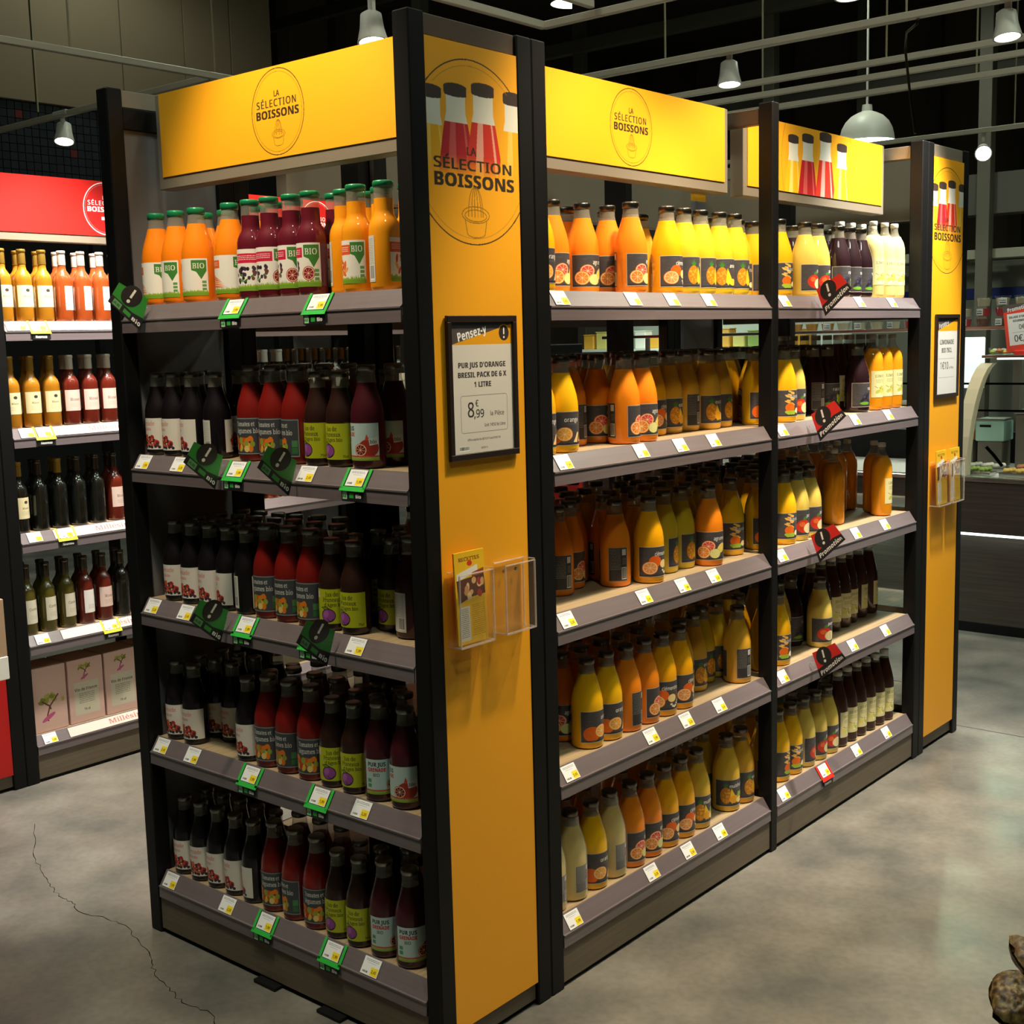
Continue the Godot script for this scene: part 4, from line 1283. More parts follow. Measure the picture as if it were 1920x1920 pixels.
	wb(ledge, "lamp_tube", glow(Color(0.94, 1.0, 0.95), 3.0), x + 0.48, x + 0.52, 1.366, 1.377, -0.6, 1.2, 0.0)

# ================================================================ far things
func far_things():
	# fascia, beams and columns behind the deli
	solo("wall_fascia", box(Vector3(0.3, 0.43, 9.0), 0.004), mat(C8(98, 92, 84), 0.7), Vector3(12.2, 2.95, -4.5), "wide grey fascia board spanning behind the deli", "fascia")
	solo("cream_beam", box(Vector3(0.3, 0.10, 9.0), 0.004), mat(C8(166, 160, 140), 0.6), Vector3(12.2, 2.32, -4.5), "pale cream beam under the dark opening behind the deli", "beam")
	solo("grey_partition", box(Vector3(0.2, 1.85, 9.0), 0.004), mat(C8(122, 122, 110), 0.7), Vector3(12.6, 0.925, -4.5), "grey partition wall behind the deli counter", "partition")
	solo("upper_partition", box(Vector3(0.2, 0.30, 9.0), 0.004), mat(C8(136, 136, 122), 0.7), Vector3(12.65, 2.12, -4.5), "pale panel strip below the cream beam", "panel")
	solo("blue_band", box(Vector3(0.22, 0.115, 9.0), 0.004), mat(C8(24, 44, 120), 0.4), Vector3(12.6, 1.91, -4.5), "dark blue band along the far partition", "band")
	for p in [[12.0, -5.8], [12.0, -3.25], [12.0, -8.6], [9.0, -8.6], [16.0, -6.5]]:
		solo("steel_column", box(Vector3(0.14, 7.0, 0.14), 0.004), M.steel, Vector3(p[0], 3.5, p[1]), "tall grey steel roof column", "column", "steel roof columns at the back of the hall")
	for y in [4.4, 5.3, 6.2]:
		solo("roof_beam", box(Vector3(0.12, 0.16, 20.0), 0.004), M.steel, Vector3(13.0 - (y - 4.4) * 1.2, y, -3.8), "long dim roof beam crossing above the hall", "beam", "roof beams under the dark ceiling")
	for z in [-13.9, -12.9, -11.9, -9.8, -8.4, -7.0, -5.6, -4.2]:
		var side = Vector3(19.9, 3.5, z)
		solo("wall_rib", box(Vector3(0.16, 6.96, 0.22), 0.004), M.ceiling, side, "dark vertical rib of the far wall", "rib", "dark ribs of the far walls")
	for xx in [9.0, 10.2, 11.4, 12.6, 13.8, 15.0, 16.2, 17.4]:
		solo("wall_rib", box(Vector3(0.24, 6.96, 0.16), 0.004), M.ceiling, Vector3(xx, 3.5, -13.9), "dark vertical rib of the far wall", "rib", "dark ribs of the far walls")
	# lit chiller and snack stand seen through the gaps between the shelves
	var fr = thing("chiller_cabinet", "lit white chiller cabinet seen through the gap in the juice shelves", "fridge", Vector3(6.4, 0, -3.6))
	var fw = mat(C8(220, 226, 216), 0.5)
	wb(fr, "cabinet_back", fw, 6.98, 7.02, 0.0, 2.0, -4.6, -2.4)
	wb(fr, "cabinet_base", fw, 6.3, 6.98, 0.0, 0.3, -4.6, -2.4)
	wb(fr, "cabinet_top", fw, 6.2, 6.98, 1.9, 2.0, -4.6, -2.4)
	wb(fr, "lamp_strip", glow(Color(0.95, 1.0, 0.95), 4.0), 6.22, 6.3, 1.885, 1.899, -4.55, -2.45, 0.0)
	for y in [0.75, 1.1, 1.42]: wb(fr, "cabinet_shelf", fw, 6.4, 6.98, y, y + 0.02, -4.58, -2.42)
	var cl = AreaLight3D.new()
	cl.name = "chiller_light"
	cl.area_size = Vector2(2.1, 0.08)
	cl.light_energy = 1.2
	cl.light_color = Color(0.92, 1.0, 0.93)
	cl.shadow_enabled = true
	add_child(cl)
	cl.transform = Transform3D(Basis.looking_at(Vector3(0.4, -1, 0).normalized(), Vector3.RIGHT) * Basis(Vector3.BACK, PI / 2), Vector3(6.3, 1.87, -3.5))
	var pc = [C8(220, 210, 120), C8(236, 236, 226), C8(150, 180, 90), C8(226, 170, 60), C8(200, 214, 190)]
	var k = 0
	for z in range(16):
		for lv in 2:
			var o = thing("chilled_pack", "small pale chilled pack in the lit white cabinet", "pack", Vector3(6.5, [1.1205, 1.4405][lv], -4.4 + z * 0.125), 0.0, "chilled packs in the white cabinet")
			part(o, "tub", box(Vector3(0.1, 0.09 + 0.02 * ((z + lv) % 3), 0.1), 0.006), mat(pc[(k * 3 + z) % 5], 0.5), Vector3(0, 0.045 + 0.01 * ((z + lv) % 3), 0))
			part(o, "lid", box(Vector3(0.104, 0.008, 0.104), 0.002), mat(pc[(k + 2) % 5], 0.5), Vector3(0, 0.094 + 0.02 * ((z + lv) % 3), 0))
			k += 1
	var sn = thing("snack_stand", "red and dark snack stand seen through the gap in the juice shelves", "display stand", Vector3(4.05, 0, -3.0))
	wb(sn, "stand_base", M.black, 3.82, 4.28, 0.0, 0.1, -3.2, -2.8)
	wb(sn, "stand_body", M.red, 3.85, 4.25, 0.1, 1.42, -3.18, -2.82, 0.004)
	wb(sn, "stand_top", M.black, 3.84, 4.26, 1.42, 1.5, -3.19, -2.81, 0.004)
	wb(sn, "stand_sign", M.red, 3.86, 4.24, 1.5, 1.66, -3.18, -3.15, 0.004)
	var bl = thing("blue_pillar", "narrow blue and grey pillar beside the snack stand", "pillar", Vector3(3.85, 0, -3.75))
	wb(bl, "pillar_shaft", mat(C8(40, 56, 96), 0.5), 3.78, 3.92, 0.0, 2.2, -3.82, -3.68, 0.004)
	wb(bl, "pillar_cap", M.steel, 3.77, 3.93, 2.2, 2.24, -3.83, -3.67, 0.004)

# ================================================================ bottles
func bottle_shapes():
	# name: radius, height, profile as fractions (r, y), fill level, cap (r, y0, y1)
	return {
		"litre": [0.0402, 0.222, [[0.0, 0.0], [0.86, 0.0], [0.96, 0.012], [1.0, 0.04], [1.0, 0.46], [0.985, 0.52], [0.93, 0.585], [0.84, 0.65], [0.73, 0.715], [0.62, 0.775], [0.535, 0.83]], [[0.535, 0.83], [0.49, 0.875], [0.475, 0.935]], [0.52, 0.93]],
		"swan": [0.0335, 0.205, [[0.0, 0.0], [0.86, 0.0], [0.96, 0.012], [1.0, 0.04], [1.0, 0.50], [0.98, 0.55], [0.91, 0.605], [0.80, 0.66], [0.68, 0.72], [0.585, 0.78], [0.53, 0.83]], [[0.53, 0.83], [0.50, 0.88], [0.50, 0.945]], [0.56, 0.94]],
		"swan_wide": [0.0375, 0.22, [[0.0, 0.0], [0.86, 0.0], [0.96, 0.012], [1.0, 0.04], [1.0, 0.48], [0.985, 0.53], [0.93, 0.59], [0.83, 0.655], [0.70, 0.72], [0.60, 0.78], [0.535, 0.825]], [[0.535, 0.825], [0.49, 0.88], [0.485, 0.945]], [0.54, 0.94]],
		"round": [0.033, 0.222, [[0.0, 0.0], [0.86, 0.0], [0.96, 0.012], [1.0, 0.04], [1.0, 0.53], [0.98, 0.575], [0.92, 0.615], [0.80, 0.655], [0.66, 0.69], [0.62, 0.73], [0.61, 0.84]], [[0.61, 0.84], [0.60, 0.90], [0.62, 0.945]], [0.66, 0.94]],
		"pet": [0.036, 0.25, [[0.0, 0.0], [0.8, 0.0], [0.95, 0.015], [1.0, 0.05], [1.0, 0.62], [0.97, 0.68], [0.88, 0.735], [0.72, 0.785], [0.55, 0.82]], [[0.55, 0.82], [0.40, 0.86], [0.34, 0.90], [0.33, 0.945]], [0.37, 0.94]],
		"tall": [0.035, 0.252, [[0.0, 0.0], [0.8, 0.0], [0.95, 0.012], [1.0, 0.04], [1.0, 0.50], [0.96, 0.58], [0.85, 0.66], [0.70, 0.74], [0.55, 0.82], [0.46, 0.88]], [[0.46, 0.88], [0.42, 0.94]], [0.45, 0.935]],
		"wine": [0.031, 0.25, [[0.0, 0.0], [0.86, 0.0], [0.96, 0.01], [1.0, 0.03], [1.0, 0.56], [0.97, 0.605], [0.86, 0.65], [0.66, 0.69], [0.50, 0.72], [0.44, 0.76]], [[0.44, 0.76], [0.42, 0.80], [0.42, 0.86]], [0.47, 0.80]]}

# kind: shape, juice material, cap material, label texture, label bottom and top (fractions), label span, back label
var KIND := {
	"orange": ["litre", "cap_black", "l_orange", 0.075, 0.43, 3.5, "l_back"], "agrumes": ["litre", "cap_black", "l_agrumes", 0.075, 0.43, 3.5, "l_back"], "clementine": ["litre", "cap_black", "l_clementine", 0.075, 0.43, 3.5, "l_back"],
	"ananas": ["litre", "cap_black", "l_ananas", 0.075, 0.43, 3.5, "l_back"], "exotique": ["litre", "cap_black", "l_exotique", 0.075, 0.43, 3.5, "l_back"], "multifruits": ["litre", "cap_black", "l_multifruits", 0.075, 0.43, 3.5, "l_back"],
	"pomme": ["litre", "cap_black", "l_pomme", 0.075, 0.43, 3.5, "l_back"], "raisin": ["litre", "cap_black", "l_raisin", 0.075, 0.43, 3.5, "l_back"], "douceur": ["litre", "cap_black", "l_douceur", 0.075, 0.43, 3.5, "l_back"],
	"carrot": ["litre", "cap_green", "l_carrot", 0.07, 0.46, 2.9, "l_backwhite"], "berry": ["round", "cap_green", "l_berry", 0.08, 0.50, 3.4, "l_backwhite"], "citrus": ["round", "cap_green", "l_citrus", 0.08, 0.48, 3.0, "l_backwhite"],
	"grape": ["swan", "cap_metal", "l_grape", 0.07, 0.45, 2.9, "l_backwhite"], "vegetable": ["swan_wide", "cap_metal", "l_vegetable", 0.07, 0.46, 2.6, "l_backwhite"], "plum": ["swan", "cap_metal", "l_plum", 0.08, 0.46, 2.8, "l_backwhite"],
	"pomegranate": ["swan_wide", "cap_metal", "l_pomegranate", 0.08, 0.44, 2.8, "l_backwhite"], "lemonade": ["pet", "cap_white", "l_lemonade", 0.17, 0.52, 2.6, ""], "orangeade": ["pet", "cap_white", "l_lemonade", 0.17, 0.52, 2.0, ""], "cider": ["tall", "cap_white", "l_cider", 0.13, 0.47, 2.6, ""],
	"wrapped": ["litre", "cap_black", "l_back", 0.10, 0.40, 1.2, ""]}
var WORDS := {
	"orange": "orange juice bottle, orange halves on black label", "agrumes": "citrus juice bottle, grapefruit on black label", "clementine": "clementine juice bottle, peeled fruit on black label", "ananas": "pineapple juice bottle, black label",
	"exotique": "exotic fruit juice bottle, black label", "multifruits": "mixed fruit juice bottle, strawberry on black label", "pomme": "apple juice bottle, black label", "raisin": "dark grape juice bottle, green leaf label", "douceur": "yellow juice bottle, spiral peel label",
	"carrot": "carrot juice bottle, green cap", "berry": "dark red berry juice bottle, green cap", "citrus": "slim orange juice bottle, green cap", "grape": "black grape juice bottle, white fruit label", "vegetable": "red vegetable juice bottle, slate label",
	"plum": "brown prune juice bottle, lime plum label", "pomegranate": "dark pomegranate juice bottle, pale blue label", "lemonade": "pale lemonade bottle, cream label", "orangeade": "orange soft drink bottle, cream label", "cider": "tall dark apple juice bottle, cream label", "wrapped": "film-wrapped yellow juice bottle"}
var NAMES := {"orange": "orange_juice_bottle", "agrumes": "citrus_juice_bottle", "clementine": "clementine_juice_bottle", "ananas": "pineapple_juice_bottle", "exotique": "exotic_juice_bottle", "multifruits": "mixed_juice_bottle", "pomme": "apple_juice_bottle", "raisin": "grape_juice_bottle", "douceur": "peel_label_juice_bottle", "carrot": "carrot_juice_bottle", "berry": "berry_juice_bottle", "citrus": "slim_orange_juice_bottle", "grape": "black_grape_juice_bottle", "vegetable": "vegetable_juice_bottle", "plum": "prune_juice_bottle", "pomegranate": "pomegranate_juice_bottle", "lemonade": "lemonade_bottle", "orangeade": "orangeade_bottle", "cider": "tall_apple_juice_bottle", "wrapped": "wrapped_juice_bottle"}
var shapes := {}
var put_at := []

# push bottles of one shelf apart until none touch; deep is the index of the coordinate that runs into the shelf
func spread(list, deep):
	for it in 60:
		for i in list.size():
			for j in range(i + 1, list.size()):
				var a = list[i]
				var b = list[j]
				var need: float = (shapes[KIND[a[0]][0]][0] + shapes[KIND[b[0]][0]][0]) * 1.012 + (0.0022 if a[0] == "wrapped" or b[0] == "wrapped" else 0.0)
				var d = Vector2(b[1] - a[1], b[2] - a[2])
				if d.length() < need:
					var p = d.normalized() * (need - d.length()) / 2.0
					a[1] -= p.x
					a[2] -= p.y
					b[1] += p.x
					b[2] += p.y
		for a in list:
			var r: float = shapes[KIND[a[0]][0]][0]
			if deep == 1: a[1] = maxf(a[1], 0.0275 + r)
			else: a[2] = minf(a[2], -0.0275 - r)

const ORD := ["first", "second", "third", "fourth", "fifth", "sixth", "seventh"]

# which one of its kind on the shelf, counted from something one can find
func ordinal(list, q, axis, dir, from):
	var n = 0
	var k = 0
	for o in list:
		if o[0] == q[0]:
			n += 1
			if (o[axis] - q[axis]) * dir < -0.0001: k += 1
	return "" if n < 2 else "%s from %s" % [ORD[k], from]

func bottle(kind, x, y, z, turn, where, row, which = ""):
	if shapes.is_empty(): shapes = bottle_shapes()
	var d = KIND[kind]
	var s = shapes[d[0]]
	var r: float = s[0]
	var h: float = s[1]
	for p in put_at:
		if row > 0 and absf(p[1] - y) < 0.05 and Vector2(p[0] - x, p[2] - z).length() < (p[3] + r) * 1.02: return null
	put_at.append([x, y, z, r])
	var kindrow: String = "%s, %s %s" % [WORDS[kind], ["front of", "behind on"][mini(row, 1)], where]
	var label: String = kindrow if which == "" else "%s %s, front of %s" % [WORDS[kind].split(",")[0], which, where]
	var o = thing(NAMES[kind], label, "bottle", Vector3(x, y + 0.0005, z), turn, kindrow)
	var pf = []
	for q in s[2]: pf.append(Vector2(q[0] * r, q[1] * h))
	pf.append(Vector2(0.0, s[2][-1][1] * h))
	part(o, "juice_body", lathe("body_" + d[0], pf), M["j_" + kind])
	var nf = []
	for q in s[3]: nf.append(Vector2(q[0] * r, q[1] * h))
	part(o, "neck", lathe("neck_" + d[0], nf, 20), M.glass_neck)
	var cr: float = s[4][0] * r
	var c0: float = s[4][1] * h
	part(o, "cap", lathe("cap_" + d[0], [Vector2(cr * 0.9, c0), Vector2(cr, c0 + 0.002), Vector2(cr, h - 0.003), Vector2(cr * 0.93, h - 0.0005), Vector2(cr * 0.8, h), Vector2(0.0, h - 0.0008)], 22), M[d[1]])
	if row < 2:
		part(o, "label", wrap_strip("lab_" + d[0] + d[2], r + 0.0005, d[3] * h, d[4] * h, d[5]), M[d[2]])
		if d[6] != "": part(o, "back_label", wrap_strip("back_" + d[0], r + 0.0005, d[3] * h, d[4] * h, 1.25, 10), M[d[6]], Vector3.ZERO, Basis(Vector3.UP, PI))
	if kind == "wrapped":
		var ff = []
		for q in s[2]: ff.append(Vector2((q[0] + 0.05) * r, q[1] * h + 0.001))
		ff.append(Vector2(cr * 1.05, c0))
		ff.remove_at(0)
		part(o, "shrink_film", lathe("film_litre", ff), M.film)
	return o

func juices():
	var E = "%s shelf, end display"
	var B = ["%s shelf, logo-header bay", "%s shelf, bottle-print bay"]
	var lo = -PI / 2
	# ---- short end: [kind, x, z, extra turn]
	var ends = [
		[["carrot", 0.066, -0.951, 0.2], ["carrot", 0.066, -0.871, -0.5], ["carrot", 0.066, -0.791, 0.0], ["carrot", 0.066, -0.662, 0.5], ["berry", 0.064, -0.583, 1.0], ["berry", 0.064, -0.515, 0.5], ["berry", 0.07, -0.447, -0.1], ["berry", 0.064, -0.377, -0.3], ["citrus", 0.10, -0.310, 2.3], ["citrus", 0.064, -0.232, -0.2], ["citrus", 0.064, -0.150, 2.6]],
		[["grape", 0.062, -0.983, 0.1], ["grape", 0.062, -0.914, -0.1], ["grape", 0.062, -0.838, -0.4], ["grape", 0.062, -0.744, 2.9], ["grape", 0.13, -0.690, 0.2], ["vegetable", 0.066, -0.612, 0.4], ["vegetable", 0.066, -0.534, 0.3], ["vegetable", 0.066, -0.452, -0.4], ["plum", 0.062, -0.377, 0.0], ["plum", 0.062, -0.305, 0.0], ["pomegranate", 0.066, -0.224, 0.0]],
		[["grape", 0.062, -0.945, 0.2], ["grape", 0.062, -0.873, 0.1], ["grape", 0.062, -0.801, -0.1], ["grape", 0.062, -0.729, -0.4], ["grape", 0.062, -0.657, 2.6], ["vegetable", 0.066, -0.583, 0.2], ["vegetable", 0.066, -0.506, 0.1], ["vegetable", 0.066, -0.429, 0.0], ["plum", 0.062, -0.354, 0.6], ["plum", 0.062, -0.283, 0.1], ["plum", 0.13, -0.235, 0.1], ["pomegranate", 0.105, -0.150, 2.9]],
		[["grape", 0.062, -0.975, 0.2], ["grape", 0.062, -0.903, 0.1], ["grape", 0.13, -0.905, 0.3], ["grape", 0.13, -0.833, 0.0], ["grape", 0.062, -0.684, -0.1], ["vegetable", 0.066, -0.610, 0.4], ["vegetable", 0.066, -0.532, 0.0], ["vegetable", 0.066, -0.454, 0.6], ["plum", 0.062, -0.377, 0.6], ["plum", 0.062, -0.305, 0.3], ["pomegranate", 0.066, -0.228, 1.2], ["pomegranate", 0.066, -0.146, 0.0]],
		[["grape", 0.062, -0.978, 0.2], ["grape", 0.062, -0.907, 0.3], ["grape", 0.062, -0.836, 0.0], ["grape", 0.062, -0.764, -0.2], ["grape", 0.062, -0.692, -0.8], ["vegetable", 0.066, -0.615, 0.5], ["vegetable", 0.066, -0.537, -0.3], ["vegetable", 0.066, -0.459, 0.6], ["plum", 0.062, -0.383, 0.2], ["plum", 0.062, -0.311, 0.2], ["pomegranate", 0.066, -0.232, 1.1], ["pomegranate", 0.066, -0.150, 1.2]]]
	shapes = bottle_shapes()
	for s in 5:
		spread(ends[s], 1)
		for q in ends[s]: bottle(q[0], q[1], SH[s], q[2], lo + q[3], E % SHW[s], 0, ordinal(ends[s], q, 2, -1.0, "the yellow column"))
	for s in 5:
		var rows: int = [1, 2, 3, 2, 1][s]
		for q in ends[s]:
			if s == 0 and q[0] == "carrot" and q[2] < -0.93: continue
			for k in rows:
				var r: float = shapes[KIND[q[0]][0]][0]
				var xx: float = q[1] + (k + 1) * (r * 2 + 0.005)
				if xx < 0.29: bottle(q[0], xx, SH[s], q[2] + rng.randf_range(-0.001, 0.001), lo + rng.randf_range(-0.6, 0.6), E % SHW[s], 1)
	# ---- first bay
	var b1 = [
		[["orange", 0.468, -0.075, 0.0], ["agrumes", 0.752, -0.16, 0.1], ["agrumes", 0.834, -0.072, 0.5], ["agrumes", 0.852, -0.156, 0.1], ["clementine", 0.995, -0.072, 0.3], ["ananas", 1.077, -0.072, 0.6], ["ananas", 1.159, -0.072, 0.7], ["ananas", 1.253, -0.072, 0.1], ["ananas", 1.335, -0.072, 0.5], ["agrumes", 0.668, -0.24, 2.6]],
		[["orange", 0.456, -0.072, -0.2], ["orange", 0.541, -0.072, -0.4], ["orange", 0.605, -0.125, 0.8], ["agrumes", 0.690, -0.16, 3.0], ["agrumes", 0.795, -0.072, 1.0], ["agrumes", 0.876, -0.074, 0.1], ["clementine", 0.925, -0.142, 0.9], ["exotique", 1.215, -0.16, 2.9], ["exotique", 1.297, -0.14, 0.3], ["exotique", 1.374, -0.15, 0.8]],
		[["agrumes", 0.640, -0.17, 2.6], ["agrumes", 0.725, -0.20, 0.8], ["agrumes", 0.812, -0.118, 2.4], ["agrumes", 0.862, -0.190, 0.9], ["clementine", 0.900, -0.074, 0.1], ["ananas", 1.035, -0.118, 1.1], ["ananas", 1.120, -0.118, 0.8], ["agrumes", 1.195, -0.074, -0.3], ["douceur", 1.372, -0.11, 0.0]],
		[["orange", 0.470, -0.10, 0.6], ["orange", 0.623, -0.074, 0.4], ["orange", 0.705, -0.074, 0.0], ["agrumes", 0.790, -0.074, 3.2], ["agrumes", 0.872, -0.074, 0.9], ["clementine", 0.955, -0.074, -0.3], ["clementine", 1.037, -0.074, 0.4], ["exotique", 1.112, -0.118, 0.9], ["exotique", 1.200, -0.130, 0.5], ["exotique", 1.350, -0.074, 2.7]],
		[["wrapped", 0.463, -0.076, 0.0], ["wrapped", 0.550, -0.076, 0.0], ["orange", 0.635, -0.074, 0.0], ["wrapped", 0.720, -0.076, 0.0], ["agrumes", 0.796, -0.074, 0.6], ["agrumes", 0.877, -0.074, 0.4], ["clementine", 0.958, -0.074, 0.2], ["clementine", 1.039, -0.074, 0.4], ["multifruits", 1.120, -0.074, 0.2], ["multifruits", 1.285, -0.074, -0.1], ["exotique", 1.368, -0.074, 0.6]]]
	var b2 = [
		[["douceur", 1.592, -0.074, 0.2], ["pomme", 1.668, -0.13, 2.8], ["pomme", 1.752, -0.074, 0.4], ["pomme", 1.834, -0.074, 0.3], ["raisin", 1.975, -0.074, 0.2], ["raisin", 2.056, -0.074, 0.3], ["raisin", 2.137, -0.074, 0.4], ["lemonade", 2.226, -0.07, 0.1], ["lemonade", 2.315, -0.07, 0.0], ["lemonade", 2.392, -0.07, 0.1]],
		[["orange", 1.50, -0.10, 0.3], ["douceur", 1.622, -0.074, 0.1], ["pomme", 1.708, -0.090, 0.3], ["raisin", 1.83, -0.15, 0.8], ["raisin", 1.98, -0.16, 2.6], ["raisin", 2.125, -0.074, 0.2], ["orangeade", 2.230, -0.07, 0.1], ["orangeade", 2.308, -0.07, 0.2], ["orangeade", 2.388, -0.07, 0.3]],
		[["orange", 1.50, -0.09, 0.3], ["douceur", 1.622, -0.074, 0.1], ["pomme", 1.705, -0.074, 0.2], ["pomme", 1.788, -0.074, 0.3], ["orangeade", 2.055, -0.12, 2.8], ["orangeade", 2.120, -0.17, 1.2], ["orangeade", 2.20, -0.21, 3.0], ["orangeade", 2.325, -0.074, 0.5], ["orangeade", 2.386, -0.13, 0.4]],
		[["douceur", 1.505, -0.074, 0.3], ["douceur", 1.590, -0.074, 0.1], ["douceur", 1.655, -0.13, 2.6], ["pomme", 1.868, -0.074, 0.0], ["cider", 1.935, -0.14, 0.3], ["cider", 2.008, -0.14, 1.2], ["cider", 2.082, -0.14, 0.3], ["cider", 2.158, -0.14, 0.1], ["cider", 2.232, -0.15, 0.2]],
		[["orange", 1.498, -0.074, 0.3], ["douceur", 1.588, -0.074, 0.6], ["douceur", 1.672, -0.074, 0.1], ["pomme", 1.758, -0.074, 0.8], ["pomme", 1.840, -0.074, 0.4], ["pomme", 1.922, -0.074, 0.1], ["cider", 1.996, -0.072, 0.5], ["cider", 2.070, -0.072, 0.1], ["cider", 2.143, -0.072, 0.2], ["cider", 2.216, -0.072, 0.2], ["cider", 2.290, -0.072, 0.1], ["cider", 2.363, -0.072, 0.1]]]
	for n in 2:
		var rowsets: Array = [b1, b2][n]
		for s in 5:
			spread(rowsets[s], 2)
			for q in rowsets[s]: bottle(q[0], q[1], SH[s], q[2], q[3], B[n] % SHW[s], 0, ordinal(rowsets[s], q, 1, 1.0, ["the poster column", "the middle post"][n]))
		for s in 5:
			var rows: int = [2, 4, 5, 4, 2][s]
			var span: Array = [[0.466, 1.38], [1.503, 2.41]][n]
			var fill: Array = [["orange", "agrumes", "agrumes", "clementine", "exotique", "ananas"], ["douceur", "pomme", "raisin", "raisin", "cider", "cider"]][n]
			for k in rows:
				for c in 12:
					var xx: float = span[0] + c * 0.0825
					var kind: String = fill[mini(5, c / 2)]
					if n == 1 and s == 2 and c >= 7: kind = "orangeade"
					if n == 0 and s == 0 and c < 1: continue
					if n == 1 and s in [1, 3] and k > 1 and c > 9: continue
					bottle(kind, xx + rng.randf_range(-0.001, 0.001), SH[s], -0.158 - k * 0.084 + rng.randf_range(-0.001, 0.001), rng.randf_range(-0.4, 0.9), B[n] % SHW[s], 1 if k == 0 else 2)

# ================================================================ wine
func wine(kind, x, s, z, capm, lab, turn, where, row):
	if shapes.is_empty(): shapes = bottle_shapes()
	var d = shapes["wine"]
	var r: float = d[0]
	var h: float = d[1]
	var words: String = {"w_white": "golden white wine bottle", "w_rose": "amber rosé wine bottle", "w_red": "dark red wine bottle", "w_pink": "deep pink wine bottle", "w_green": "olive wine bottle"}[kind]
	var cw: String = {"cap_gold": "gold capsule", "cap_silver": "pale capsule", "cap_black": "black capsule", "cap_white": "white capsule"}[capm]
	var label = "%s, %s, %s %s" % [words, cw, ["front of", "behind on"][row], where]
	var o = thing("wine_bottle", label, "bottle", Vector3(x, SH[s] + 0.0005, z), turn, label)
	var pf = []
	for q in d[2]: pf.append(Vector2(q[0] * r, q[1] * h))
	for q in d[3]: pf.append(Vector2(q[0] * r, q[1] * h))
	pf.append(Vector2(0, 0.86 * h))
	part(o, "glass_body", lathe("wine_body", pf), M[kind])
	part(o, "capsule", lathe("wine_cap", [Vector2(0.46 * r, 0.795 * h), Vector2(0.47 * r, 0.80 * h), Vector2(0.44 * r, 0.955 * h), Vector2(0.5 * r, 0.96 * h), Vector2(0.5 * r, 0.985 * h), Vector2(0.46 * r, h), Vector2(0, h)], 20), M[capm])
	if lab >= 0: part(o, "label", wrap_strip("wine_lab%d" % (lab % 2), r + 0.0005, h * (0.16 if lab % 2 else 0.2), h * 0.5, 2.4 if lab % 2 == 0 else 1.7), M["l_wine%d" % lab])

